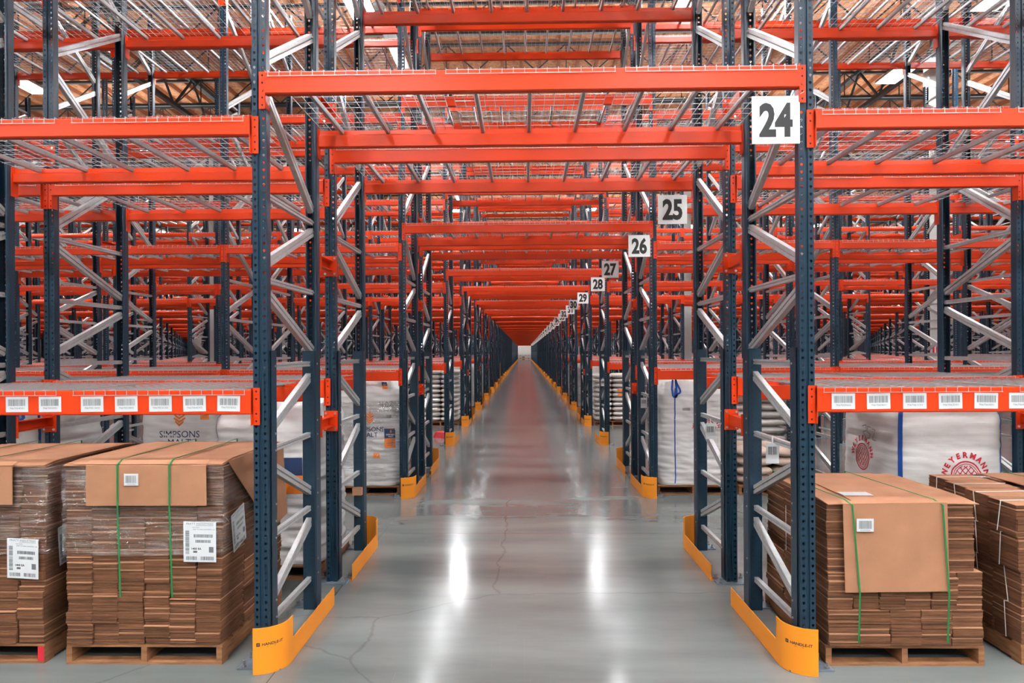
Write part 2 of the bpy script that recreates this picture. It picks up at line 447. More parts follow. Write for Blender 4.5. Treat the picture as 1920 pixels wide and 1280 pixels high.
for ai, ay in enumerate(AISLES):
    if ay < 62:
        for lx in LXS:
            if ay < 0 and abs(lx) > 18: continue
            w = P_NEAR * (1.65 if ay < 3 else 1)
            li = bpy.data.objects.new('panel_or_fill_light', lamp_data(w, .33, 1.2)); COL.objects.link(li)
            li.location = (lx, ay, LAMP_Z - .03)
            up = bpy.data.objects.new('roof_fill_light', lamp_data(P_NEAR * .42, 6.5, 1.0)); COL.objects.link(up)  # added upward fill with no visible source, brightens the roof
            up.location = (lx, ay, LAMP_Z + .15); up.rotation_euler = (math.pi, 0, 0)
            if ay > 3:
                e = empty('ceiling_light', (lx, ay, LAMP_Z))
                if ay < 36:
                    obj('housing', HM, e); obj('diffuser', DM, e); obj('suspension_cable', CM, e)
                else:
                    obj('housing', HM, e); obj('diffuser', DM, e)
                side = 'left' if lx < 0 else 'right'
                n = sum(1 for q in LXS if (q < 0) == (lx < 0) and abs(q) <= abs(lx))
                prev = max([r for r, yq, _ in ROWS if yq < ay] or [24])
                tag(e, f'bright rectangular hanging light panel, {ordw(n)} to the {side} over aisle behind row {prev}', 'ceiling light', 'hanging light panels over the aisles')
                li.parent = e; li.location = (0, 0, -.03); up.parent = e; up.location = (0, 0, .15)
    else:
        for lx in (-21, -7, 7, 21):
            li = bpy.data.objects.new('panel_or_fill_light', lamp_data(P_NEAR * 2.2, 3.0, 1.2)); COL.objects.link(li); li.location = (lx, ay, LAMP_Z + .4)  # added fill lights without fixtures, brighten the far rows and end wall

# ------------------------------------------------------------------ rack components
HOLE = [(math.cos(a), math.sin(a)) for a in [math.pi * (i / 4) for i in range(8)]]
def hole_strip(m_, x0, x1, cx, z0, nz, pitch, rad, fn, mname):
    """a perforated strip: cells of pitch height with a teardrop hole each; fn(x, z) -> 3D point"""
    v = []; f = []
    rows = {}
    for j in range(nz):
        zb = z0 + j * pitch; zc = zb + pitch / 2; b = len(v)
        outer = [(x1, zc), (x1, zb + pitch), (cx, zb + pitch), (x0, zb + pitch), (x0, zc), (x0, zb), (cx, zb), (x1, zb)]
        inner = []
        for cxx, szz in HOLE:
            px, pz = cxx * rad, szz * rad
            if szz < -.5: px *= .45; pz *= 1.35
            inner.append((cx + px, zc + pz + rad * .15))
        for p in outer + inner: v.append(tuple(fn(*p)))
        for i in range(8):
            k = (i + 1) % 8
            f.append((b + i, b + k, b + 8 + k, b + 8 + i))
    m_.add(v, f, mname)
def post_mb(h, holes=True, z0=0.0):
    """one rack post: face at y=0 looking -y, flanges running to +y"""
    m_ = MB(); P = .0508; n = int((h - z0) / P)
    if holes:
        ztop = z0 + n * P
        hole_strip(m_, -.05, -.012, -.031, z0, n, P, .0102, lambda x, z: (x, 0, z), 'navy_paint')
        hole_strip(m_, .012, .05, .031, z0, n, P, .0102, lambda x, z: (x, 0, z), 'navy_paint')
        secs = [[(-.012, 0), (-.007, .010), (.007, .010), (.012, 0)], [(-.05, 0), (-.05, .068), (-.044, .082), (-.034, .086)], [(.034, .086), (.044, .082), (.05, .068), (.05, 0)]]
    else:
        ztop = h
        secs = [[(-.034, .086), (-.044, .082), (-.05, .068), (-.05, 0), (-.012, 0), (-.007, .010), (.007, .010), (.012, 0), (.05, 0), (.05, .068), (.044, .082), (.034, .086)]]
    for s in secs:
        v = [(a, b, z0) for a, b in s] + [(a, b, ztop) for a, b in s]; k = len(s)
        m_.add(v, [(i, i + 1, k + i + 1, k + i) for i in range(k - 1)], 'navy_paint')
        if holes and len(s) > 3 and abs(s[0][0]) > .02:        # steel has thickness
            v = [(a * .94, b, z0) for a, b in s] + [(a * .94, b, ztop) for a, b in s]
            m_.add(v, [(i, i + 1, k + i + 1, k + i) for i in range(k - 1)], 'navy_paint')
    return m_
def flip_y(m_, depth):
    o = MB(); o.v = [(-x, depth - y, z) for x, y, z in m_.v]; o.f = list(m_.f); o.m = list(m_.m); o.mats = list(m_.mats)
    return o
def reinf_mb(h):
    m_ = MB(); P = .0508; n = int(h / P)
    # second post nested back to back with the first, seen as a sleeve from the tunnel
    s = [(-.058, .045), (-.058, .150), (-.050, .172), (.050, .172), (.058, .150), (.058, .045)]
    for a, b in zip(s[:-1], s[1:]):
        m_.add([(a[0], a[1], 0), (b[0], b[1], 0), (b[0], b[1], h), (a[0], a[1], h)], [(0, 1, 2, 3)], 'navy_paint')
    m_.add([(x, y, h) for x, y in s], [tuple(range(6))], 'navy_paint')
    # black blocks on the sleeve face paint the shade inside its holes
    for sx in (-.028, .028):
        for j in range(2, n):
            z = j * P
            m_.box((sx - .006, .170, z - .007), (sx + .006, .1735, z + .009), 'ink_and_shade_black')
    # little bolts down the flanges
    for sx in (-1, 1):
        for z in [.3, .42, .86, .98, 1.1, 1.48, 1.60, 2.08]:
            m_.rod((sx * .058, .12, z), (sx * .064, .12, z), .008, 'steel_bolt', 6, True)
    return m_
HZ = [.26, .86, 1.48, 2.08, 2.69, 3.29, 4.12, 4.96, 5.80, 6.64, 7.48, 8.30]
BR_SEC = [(-.026, -.0175), (-.004, -.0175), (-.004, -.009), (.004, -.009), (.004, -.0175), (.026, -.0175), (.026, .0175), (.004, .0175), (.004, .009), (-.004, .009), (-.004, .0175), (-.026, .0175)]
BR_BOX = [(-.026, -.0175), (.026, -.0175), (.026, .0175), (-.026, .0175)]
def brace_geo():
    out = []
    y0, y1 = .075, FD - .075
    for i, z in enumerate(HZ):
        if i < 6 or i == 11: out.append((y0, z, y1, z, .8))
        if i < len(HZ) - 1:
            a, b = z + .11, HZ[i + 1] - .08
            out.append((y0, a, y1, b, 1.35) if i % 2 == 0 else (y1, a, y0, b, 1.35))
    return out
def brace_mb(y0, z0, y1, z1, k, sec=BR_SEC):
    m_ = MB(); d = Vector((0, y1 - y0, z1 - z0)).normalized(); nrm = Vector((0, -d.z, d.y))
    m_.prism([(a * k, b * (1 if k < 1 else 1.2)) for a, b in sec], (0, y0, z0), (0, y1, z1), nrm, (1, 0, 0), 'galvanised')
    if sec is BR_SEC:
        for (yy_, zz_) in ((y0 + .02, z0), (y1 - .02, z1)):
            m_.rod((-.03, yy_, zz_), (.03, yy_, zz_), .008, 'steel_bolt', 6, True)
    return m_
def base_plate_mb(y):
    m_ = MB(); m_.box((-.15, y - .10, 0), (.15, y + .10, .012), 'base_steel')
    for dx in (-.115, .115):
        for dy in (-.07, .07):
            m_.rod((dx, y + dy, .012), (dx, y + dy, .024), .016, 'steel_bolt', 6, True)
            m_.rod((dx, y + dy, .024), (dx, y + dy, .055), .007, 'steel_bolt', 6, True)
    return m_
POST_A = post_mb(FRAME_H, True, .012).mesh('post'); POST_B = flip_y(post_mb(FRAME_H, True, .012), FD).mesh('post')
REIN_A = reinf_mb(2.19).mesh('post_sleeve'); REIN_B = flip_y(reinf_mb(2.19), FD).mesh('post_sleeve')
PL_A = base_plate_mb(.045).mesh('base_plate'); PL_B = base_plate_mb(FD - .045).mesh('base_plate')
BRACES = [brace_mb(*b).mesh('brace') for b in brace_geo()]
def frame_lod0(tunnel):
    e = empty('upright_frame')
    obj('post', POST_A, e); obj('post', POST_B, e); obj('base_plate', PL_A, e); obj('base_plate', PL_B, e)
    if tunnel: obj('post_sleeve', REIN_A, e); obj('post_sleeve', REIN_B, e)
    for b in BRACES: obj('brace', b, e)
    return e
def frame_merged(tunnel, holes, detail=True):
    m_ = MB(); I = Matrix.Identity(4); p = post_mb(FRAME_H, holes); m_.merge(p, I); m_.merge(flip_y(p, FD), I)
    for b in brace_geo(): m_.merge(brace_mb(*b, sec=BR_SEC if holes else BR_BOX), I)
    if tunnel:
        for s in (0, 1):
            q = MB(); q.box((-.058, .045, 0), (.058, .172, 2.19), 'navy_paint'); m_.merge(q if s == 0 else flip_y(q, FD), I)
    for y in (.045, FD - .045): m_.box((-.15, y - .1, 0), (.15, y + .1, .012), 'base_steel')
    return m_
F_T0 = F_S0 = None
def far_frame_mb(tunnel):
    m_ = MB()
    for y0, y1 in ((0, .086), (FD - .086, FD)):
        m_.box((-.05, y0, 0), (.05, y1, FRAME_H), 'navy_paint', skip=('-z',))
    if tunnel:
        m_.box((-.058, .05, 0), (.058, .17, 2.19), 'navy_paint', skip=('-z',)); m_.box((-.058, FD - .17, 0), (.058, FD - .05, 2.19), 'navy_paint', skip=('-z',))
    for b in brace_geo():
        q = brace_mb(*b, sec=BR_BOX); m_.merge(q, Matrix.Identity(4))
    return m_

# ---- beams
def beam_sec(h):
    # section (y, z): y=-.035 outside face; step on the inside for the deck channels
    c = .007
    return [(-.036 + c, -h), (-.036, -h + c), (-.036, -c), (-.036 + c, 0), (.002, 0), (.004, -.040), (.022, -.042), (.026, -.050), (.026, -h + c), (.026 - c, -h)]
def beam_body(L_, h, simple=False):
    m_ = MB()
    if simple: m_.box((-L_ / 2, -.036, -h), (L_ / 2, .026, 0), 'orange_paint')
    else: m_.prism(beam_sec(h), (-L_ / 2, 0, 0), (L_ / 2, 0, 0), (0, 1, 0), (0, 0, 1), 'orange_paint')
    return m_
def connector_mb(side, simple=False):
    """end plate hooked on the post face; side=-1 at the left end"""
    m_ = MB(); x0, x1 = (0, .047) if side > 0 else (-.047, 0); top, bot = .012, -.245
    if simple:
        m_.box((x0, -.008, bot), (x1, -.002, top), 'orange_paint')
        m_.box((-.004 if side > 0 else 0, -.036, bot), (0 if side > 0 else .004, .03, top), 'orange_paint'); return m_
    n = 5; P = (top - bot) / n; cx = (x0 + x1) / 2
    hole_strip(m_, x0, x1, cx, bot, n, P, .0075, lambda x, z: (x, -.009, z), 'orange_paint')
    m_.box((x0, -.009, bot), (x1, -.003, top), 'orange_paint', skip=('-y', '+y'))
    m_.box((x0 + .004, -.004, bot + .004), (x1 - .004, -.0025, top - .004), 'ink_and_shade_black')  # black sheet behind the plate paints the shade in its holes
    xx = (-.005, 0) if side > 0 else (0, .005)
    m_.box((xx[0], -.036, bot), (xx[1], .045, top), 'orange_paint')
    m_.rod((cx, -.009, bot + P * 2.5), (cx, -.016, bot + P * 2.5), .009, 'orange_paint', 8, True)
    return m_
CON_L = connector_mb(-1).mesh('end_connector'); CON_R = connector_mb(1).mesh('end_connector')
L_SIDE = BAY - .10; L_TUN = (XR - XL) - .10
BK = {}
for L_ in (L_SIDE, L_TUN):
    for h in (.17, .125, .15): BK[(L_, h)] = beam_body(L_, h)
BODY = {k: v.mesh('beam_body') for k, v in BK.items()}
def beam_lod1(L_, h):
    m_ = MB(); m_.merge(BK[(L_, h)], Matrix.Identity(4))
    m_.merge(connector_mb(1, True), Matrix.Translation((L_ / 2, 0, 0))); m_.merge(connector_mb(-1, True), Matrix.Translation((-L_ / 2, 0, 0)))
    return m_
B1 = {k: beam_lod1(*k).mesh('rack_beam') for k in BK}

# ---- wire decks
def deck_mb(w, lod=0):
    m_ = MB(); D0, D1 = -.040, FD + .040; r = .0023; z = .006
    nx = max(2, round(w / .0766)) if lod < 2 else max(2, round(w / .20)); rr = r if lod < 2 else .0045
    ny = 11 if lod < 2 else 5
    for i in range(nx + 1):
        x = -w / 2 + w * i / nx
        if lod == 0:
            m_.rod((x, D0, z), (x, D1, z), rr, 'wire_zinc')
            m_.rod((x, D0 - .002, z + .002), (x, D0 - .002, -.034), rr, 'wire_zinc'); m_.rod((x, D1 + .002, z + .002), (x, D1 + .002, -.034), rr, 'wire_zinc')
        else:
            m_.add([(x - rr, D0, z), (x + rr, D0, z), (x + rr, D1, z), (x - rr, D1, z)], [(0, 1, 2, 3)], 'wire_zinc')
            if lod == 1: m_.add([(x - rr, D0 - .003, z), (x + rr, D0 - .003, z), (x + rr, D0 - .003, -.034), (x - rr, D0 - .003, -.034)], [(0, 1, 2, 3)], 'wire_zinc')
    for j in range(ny + 1):
        y = D0 + .01 + (D1 - D0 - .02) * j / ny
        if lod == 0: m_.rod((-w / 2, y, z - .006), (w / 2, y, z - .006), rr, 'wire_zinc')
        else: m_.add([(-w / 2, y, z - .004 - rr), (w / 2, y, z - .004 - rr), (w / 2, y, z - .004 + rr), (-w / 2, y, z - .004 + rr)], [(0, 1, 2, 3)], 'wire_zinc')
    if lod < 2:
        for yq in (D0 - .006, D1 + .006): m_.rod((-w / 2 - .004, yq, -.033), (w / 2 + .004, yq, -.033), r * 1.15, 'wire_zinc')
    return m_
def deck_supports(w, simple=False):
    m_ = MB()
    for k in (-1, 0, 1):
        x = k * w * .345
        if simple: m_.box((x - .015, .03, -.036), (x + .015, FD - .03, -.004), 'galvanised')
        else:
            s = [(-.017, -.004), (-.017, -.012), (-.012, -.036), (.012, -.036), (.017, -.012), (.017, -.004)]
            m_.prism(s, (x, .004, 0), (x, FD - .004, 0), (1, 0, 0), (0, 0, 1), 'galvanised')
    return m_
W_SIDE, W_TUN = 1.19, 1.155
DK = {}
for w in (W_SIDE, W_TUN):
    DK[w] = (deck_mb(w, 0).mesh('wire_mesh'), deck_supports(w).mesh('support_channel'))
def deck_flat(w, lod):
    m_ = MB(); m_.merge(deck_mb(w, lod), Matrix.Identity(4)); m_.merge(deck_supports(w, True), Matrix.Identity(4)); return m_

# ---- lists of everything the racks hold
frames = []; beams = []; decks = []
LVN = {'s': ['low', 'second', 'third', 'top'], 't': ['lowest', 'middle', 'top']}
def nbays(y): return min(NB, int((0.80 * (y + FD) + 3.5) / BAY) + 1)
for r, y, mir in ROWS:
    nb = nbays(y)
    for k in range(1, nb + 2):
        for s in (-1, 1): frames.append((r, y, mir, s * k, frame_x(s * k)))
    for (zt, h) in LV_TUN:
        lv = LV_TUN.index((zt, h)); xc = (XL + XR) / 2
        beams.append((r, y, mir, 0, xc, lv, zt, h, 0)); beams.append((r, y, mir, 0, xc, lv, zt, h, 1))
        for d in (-1, 0, 1): decks.append((r, y, mir, 0, xc + d * 1.225, lv, zt, W_TUN, d))
    for k in range(1, nb + 1):
        for s in (-1, 1):
            xc = (frame_x(s * k) + frame_x(s * (k + 1))) / 2
            for lv, (zt, h) in enumerate(LV_SIDE):
                beams.append((r, y, mir, s * k, xc, lv, zt, h, 0)); beams.append((r, y, mir, s * k, xc, lv, zt, h, 1))
                for d in (-1, 1): decks.append((r, y, mir, s * k, xc + s * d * .655, lv, zt, W_SIDE, d))
def inview(x, y, z, half=0.0):
    if y < .5: return False
    ax = abs(x) - half
    return ax / y < .80 and (z - H) / y < .54
def side(k): return 'left' if k < 0 else 'right'
# frames: a whole frame is 8.7 m tall, so every one near the view line shows
def fscore(f):
    r, y, mir, k, x = f
    if abs(x) > .80 * (y + FD): return 0
    return (1.8 if abs(k) == 1 else 1.0) / math.hypot(x, y)
frames.sort(key=fscore, reverse=True)
def bscore(b):
    r, y, mir, k, x, lv, zt, h, back = b
    yb = y + FD * back; half = (L_SIDE if k else L_TUN) / 2
    if abs(x) - half > .78 * yb or (zt - h - H) / yb > .53: return 0
    v = 1.0 / math.hypot(x, yb)
    if back and k and lv == 0: v *= .5
    if k == 0: v *= 1.5
    return v
beams.sort(key=bscore, reverse=True)
def dscore(d):
    r, y, mir, k, x, lv, zt, w, q = d
    yb = y + FD
    if abs(x) - w / 2 > .78 * yb or (zt - H) / yb > .53: return 0
    return (1.3 if k == 0 else 1.0) * (abs(zt - H) + .4) / (yb * math.hypot(x, yb))
decks.sort(key=dscore, reverse=True)

# ---- frames
F0 = {}
n_obj = 300
cnt = 0
merged_cache = {}
rest = {True: [], False: []}
for i, f in enumerate(frames):
    r, y, mir, k, x = f; t = abs(k) == 1
    loc = (x, y, 0) if not mir else (x, y + FD, 0); rz = 0 if not mir else math.pi
    if i >= n_obj or fscore(f) == 0:
        rest[t].append((x, loc[1], 0, mir)); continue
    if i < 46:
        if t not in F0:
            e = frame_lod0(t); F0[t] = e; note_kids()
        else: e = copy_tree(F0[t])
        e.location = loc; e.rotation_euler = (0, 0, rz)
    else:
        key = (t, y < 30)
        if key not in merged_cache: merged_cache[key] = frame_merged(t, key[1]).mesh('upright_frame')
        e = obj('upright_frame', merged_cache[key], loc=loc, rotz=rz)
    ak = abs(k)
    if ak == 1:
        lab = f'dark blue upright frame lining the {side(k)} side of the tunnel in rack row {r}'
    else:
        lab = f'dark blue upright frame, {ordw(ak)} out from the tunnel on the {side(k)}, rack row {r}'
    tag(e, lab, 'rack frame', 'rack upright frames')
for t in (True, False):
    if rest[t]: instances('distant_upright_frames', far_frame_mb(t), rest[t],
                          'dark blue upright frames lining the far end of the tunnel' if t else 'distant dark blue upright frames behind the near racks', 'stuff', 'rack frames')

# ---- beams
rng = random.Random(5)
def px_to_x(px, Y):
    return Y * math.tan(math.atan((px - 960) / 1280) + (-R(1.03)))
def z_at(py, Y): return H - (py - 660) * Y / 1280
def bar_label(parent, code, cx, z, w=.157, h=.106, y=-.038, seed=1, tilt=0):
    rg = random.Random(seed); m_ = MB()
    c, s_ = math.cos(tilt), math.sin(tilt)
    fn0 = lambda d: (lambda a, b: (cx + a * c - b * s_, y - d, z + a * s_ + b * c))
    m_.add([fn0(0)(-w / 2, -h / 2), fn0(0)(w / 2, -h / 2), fn0(0)(w / 2, h / 2), fn0(0)(-w / 2, h / 2), fn0(.001)(-w / 2, -h / 2), fn0(.001)(w / 2, -h / 2), fn0(.001)(w / 2, h / 2), fn0(.001)(-w / 2, h / 2)],
           [(4, 5, 6, 7), (0, 1, 5, 4), (1, 2, 6, 5), (2, 3, 7, 6), (3, 0, 4, 7)], 'label_white')
    m_.add([fn0(.0016)(*p) for p in barcode2d(-w * .4, -h * .10, w * .4, h * .34, rg, 38)[0]], barcode2d(-w * .4, -h * .10, w * .4, h * .34, random.Random(seed), 38)[1], 'ink_grey')
    put2d(m_, text2d(code, h * .17, 0, 1.15), fn0(.0016), 'ink_grey', 0, -h * .25)
    return m_
def place_beam(b, lod):
    r, y, mir, k, x, lv, zt, h, back = b
    L_ = L_SIDE if k else L_TUN
    loc = (x, y, zt) if not back else (x, y + FD, zt); rz = 0 if not back else math.pi
    if lod == 0:
        e = empty('rack_beam', loc, rz); obj('beam_body', BODY[(L_, h)], e)
        c = obj('end_connector', CON_L, e, (-L_ / 2, 0, 0)); c = obj('end_connector', CON_R, e, (L_ / 2, 0, 0))
    else: e = obj('rack_beam', B1[(L_, h)], None, loc, rz)
    face = 'back' if back else 'front'
    if k == 0: lab = f'{LVN["t"][lv]} orange-red {face} beam bridging the tunnel in rack row {r}'
    else: lab = f'{LVN["s"][lv]} level orange-red {face} beam, {ordw(abs(k))} bay {side(k)} of the tunnel, rack row {r}'
    tag(e, lab, 'beam', 'orange rack beams')
    return e
brest = {}
for i, b in enumerate(beams):
    if i < 300 and bscore(b) > 0:
        e = place_beam(b, 0 if i < 110 else 1)
        if b[0] == 24 and b[5] == 0 and not b[8] and abs(b[3]) == 1:
            pxs = [(31, '7067054D01'), (93, '7067055E01'), (172, '7067051A02'), (236, '7067052B02'), (300, '7067053C02'), (364, '7067054D02'), (428, '7067055E02')] if b[3] < 0 else \
                [(1581, '7067059A01'), (1647, '7067060B01'), (1715, '7067061C01'), (1782, '7067062D01'), (1849, '7067063E01'), (1914, '7067064A02')]
            for q, (px, code) in enumerate(pxs):
                X = px_to_x(px, 4.66) - b[4]
                ml = bar_label(e, code, X, -.094, seed=q + (b[3] + 2) * 20, tilt=rng.uniform(-.02, .02))
                o = ml.build('barcode_label', e); o['label'] = f'white barcode label printed {code}'
    else:
        brest.setdefault((L_SIDE if b[3] else L_TUN, b[7]), []).append((b[4], b[1] + (FD if b[8] else 0), b[6], b[8]))
for (L_, h), lst in brest.items():
    instances('distant_rack_beams', beam_body(L_, h, True), lst, 'distant orange-red rack beams receding behind the near rows', 'stuff', 'beams')

# ---- decks
drest = {}
for i, d in enumerate(decks):
    r, y, mir, k, x, lv, zt, w, q = d
    if i < 300 and dscore(d) > 0:
        if i < 130:
            e = empty('wire_deck', (x, y, zt)); obj('wire_mesh', DK[w][0], e); obj('support_channel', DK[w][1], e)
        else:
            if w not in merged_cache:
                m_ = MB(); m_.merge(deck_mb(w, 0), Matrix.Identity(4)); m_.merge(deck_supports(w), Matrix.Identity(4)); merged_cache[w] = m_.mesh('wire_deck')
            e = obj('wire_deck', merged_cache[w], None, (x, y, zt))
        if k == 0: lab = f'{["left", "middle", "right"][q + 1]} grey wire deck on the {LVN["t"][lv]} tunnel beams, rack row {r}'
        else: lab = f'{"inner" if q < 0 else "outer"} grey wire deck, {LVN["s"][lv]} level, {ordw(abs(k))} bay {side(k)} of the tunnel, row {r}'
        tag(e, lab, 'wire deck', 'wire mesh decks on the beams')
    else:
        if lv == 3 and y > 60: continue
        drest.setdefault((w, 1 if y < 40 else 2), []).append((x, y, zt, 0))
for (w, lod), lst in drest.items():
    instances('distant_wire_decks', deck_flat(w, lod), lst, 'distant grey wire decks lying on the far beams', 'stuff', 'wire decks')

# ---- row spacers between back-to-back rows
def spacer_parts():
    p = MB(); p.box((-.065, -.010, -.095), (.065, -.002, .095), 'orange_paint')
    for a in (-.045, .045):
        for c in (-.072, .072): p.rod((a, -.010, c), (a, -.018, c), .011, 'steel_bolt', 8, True)
    q = MB(); q.v = [(-x, .5 - y_, z) for x, y_, z in []]
    p2 = MB(); p2.merge(p, Matrix.Rotation(math.pi, 4, 'Z'))
    b = MB(); G = 6.42 - 4.70 - FD
    b.box((-.028, -G + .010, -.045), (-.020, -.010, .045), 'orange_paint'); b.box((-.028, -G + .010, .040), (.03, -.010, .047), 'orange_paint'); b.box((-.028, -G + .010, -.047), (.03, -.010, -.040), 'orange_paint')
    return p.mesh('mounting_plate'), p2.mesh('mounting_plate'), b.mesh('spacer_bar'), G
SP, SP2, SB, GAP = spacer_parts()
for fi, f in enumerate(frames[:170]):
    r, y, mir, k, x = f
    if not mir or fscore(f) == 0 or y > 34: continue
    for zi, z in enumerate((1.53, 2.99, 4.43 if abs(k) == 1 else 4.06)):
        if zi == 1 and abs(k) > 1: continue
        if (z - H) / y > .53: continue
        e = empty('row_spacer', (x, y, z))
        obj('mounting_plate', SP, e); obj('mounting_plate', SP2, e, (0, -GAP, 0)); obj('spacer_bar', SB, e)
        tag(e, f'{["lowest", "middle", "upper"][zi]} orange spacer joining rows {r-1} and {r}, {ordw(abs(k))} frame {side(k)} of the tunnel', 'row spacer', 'orange row spacers')

# ---- yellow end-of-row guards
def guard_parts(detail=True):
    """local: post front face at y=0, x=0 post centre, tunnel towards +x"""
    rad = .19; cx, cy = -.008, .06
    def arc(a, r_): return (cx + r_ * math.sin(a), cy - r_ * math.cos(a))
    c = MB(); n = 14; A0, A1 = -.02, math.pi / 2; t = .007; hh = .315
    pts_o = [arc(A0 + (A1 - A0) * i / n, rad) for i in range(n + 1)] + [(rad + cx, cy + .05)]
    pts_i = [arc(A0 + (A1 - A0) * i / n, rad - t) for i in range(n + 1)] + [(rad + cx - t, cy + .05)]
    m = len(pts_o)
    for P_, fl in ((pts_o, False), (pts_i, True)):
        v = [(x, y, z) for z in (0.002, hh) for (x, y) in P_]; f = [(q, q + 1, m + q + 1, m + q) for q in range(m - 1)]
        c.add(v, [tuple(reversed(k)) for k in f] if fl else f, 'yellow_paint')
    for z in (.002, hh):
        v = [(x, y, z) for (x, y) in pts_o] + [(x, y, z) for (x, y) in pts_i]; c.add(v, [(q, q + 1, m + q + 1, m + q) for q in range(m - 1)], 'yellow_paint')
    for q in (0, m - 1):
        c.add([(*pts_o[q], .002), (*pts_i[q], .002), (*pts_i[q], hh), (*pts_o[q], hh)], [(0, 1, 2, 3)], 'yellow_paint')
    r_ = MB(); r_.box((rad + cx - t, cy + .05, .002), (rad + cx, FD - .06, .155), 'yellow_paint')
    r_.box((rad + cx - .12, FD - .16, .002), (rad + cx - t, FD - .06, .010), 'yellow_paint')
    for yy_ in (.35, .62): 
        r_.rod((rad + cx - .05, yy_, 0.01), (rad + cx - .05, yy_, .05), .008, 'steel_bolt', 6, True)
        r_.box((rad + cx - .09, yy_ - .05, .002), (rad + cx - t, yy_ + .05, .010), 'yellow_paint')
    r_.rod((rad + cx - .06, FD - .11, .01), (rad + cx - .06, FD - .11, .05), .009, 'steel_bolt', 6, True)
    return c, r_, rad, cx, cy
GC, GR, GRAD, GCX, GCY = guard_parts()
def mirx(m_):
    o = MB(); o.v = [(-x, y, z) for x, y, z in m_.v]; o.f = [tuple(reversed(f)) for f in m_.f]; o.m = list(m_.m); o.mats = list(m_.mats); return o
def miry(m_):
    o = MB(); o.v = [(x, FD - y, z) for x, y, z in m_.v]; o.f = [tuple(reversed(f)) for f in m_.f]; o.m = list(m_.m); o.mats = list(m_.mats); return o
def guard_text(sx):
    m_ = MB()
    def fn(u, v):
        a = u / GRAD + .62
        x = GCX + (GRAD + .0012) * math.sin(a); y = GCY - (GRAD + .0012) * math.cos(a)
        return (x, y, v)
    def fnm(u, v):
        a = -u / GRAD + .62
        return (-(GCX + (GRAD + .0012) * math.sin(a)), GCY - (GRAD + .0012) * math.cos(a), v)
    g = fn if sx > 0 else fnm
    put2d(m_, text2d('HANDLE-IT', .026, .0006, 1.1), g, 'ink_and_shade_black', .012, .205)
    put2d(m_, rect2d(-.012, -.012, .012, .012), g, 'ink_and_shade_black', -.085, .205)
    put2d(m_, text2d('H', .018), lambda u, v: g(u, v), 'yellow_paint', -.085, .205)
    put2d(m_, rect2d(-.03, -.001, .03, .001), g, 'ink_and_shade_black', .0, .186)
    return m_
GM = {}
for sx in (1, -1):
    for sy in (0, 1):
        a, b = (GC, GR) if sx > 0 else (mirx(GC), mirx(GR))
        if sy: a, b = miry(a), miry(b)
        tx = guard_text(sx)
        if sy: tx = miry(tx)
        if not sy:
            pass
        GM[(sx, sy)] = (a.mesh('curved_guard', True), b.mesh('guard_rail'), tx.mesh('printed_logo'))
for me in [v[0] for v in GM.values()]:
    for p in me.polygons: p.use_smooth = abs(p.normal.z) < .5
tag_words = {1: 'left', -1: 'right'}
grest = []
for r, y, mir in ROWS:
    for sx, fx in ((1, XL), (-1, XR)):
        sy = 1 if mir else 0
        a, b, c = GM[(sx, sy)]
        e = empty('rack_guard', (fx, y, 0))
        obj('curved_guard', a, e); obj('guard_rail', b, e)
        if y < 34: obj('printed_logo', c, e)
        tag(e, f'yellow-orange steel end guard on the floor, {tag_words[sx]} side of the tunnel, rack row {r}', 'guard', 'yellow floor guards along the tunnel')

# ---- row number signs
for r, y, mir in ROWS:
    ys = y - .016 if not mir else y + FD + .012
    s = .324
    m_ = MB(); m_.box((-s / 2, -.002, 0), (s / 2, .002, s), 'sign_white')
    m_.rod((s / 2 - .02, 0, s), (s / 2 + .03, 0, s + .03), .002, 'steel_bolt')
    e = empty('number_sign', (1.722 + (.0 if not mir else -.06), ys, 3.58 if not mir else 3.59)); m_.build('sign_board', e)
    t = MB(); put2d(t, text2d(str(r), s * .93, .0125, .74), lambda u, v: (u, -.0028, v + s / 2), 'ink_and_shade_black')
    t.build('number_print', e)
    tag(e, f'square white hanging sign with black number {r}', 'sign', 'row number signs')
    if y > 150: break

# ------------------------------------------------------------------ pallets and loads
def pallet_mb(w, d, dark=False, h=.135):
    m_ = MB(); wm = 'wood'
    for x in (-w / 2 + .02, 0, w / 2 - .02): m_.box((x - .02, -d / 2, .016), (x + .02, d / 2, h - .016), wm)
    n = 7
    for i in range(n):
        y = -d / 2 + .05 + (d - .1) * i / (n - 1); m_.box((-w / 2, y - .045, h - .016), (w / 2, y + .045, h), wm)
    for y in (-d / 2 + .05, 0, d / 2 - .05): m_.box((-w / 2, y - .05, 0), (w / 2, y + .05, .016), wm)
    return m_
def pallet(x, y, w, d, label, h=.135):
    o = pallet_mb(w, d, h=h).build('wooden_pallet', loc=(x, y, 0)); return tag(o, label, 'pallet', 'wooden pallets on the floor')

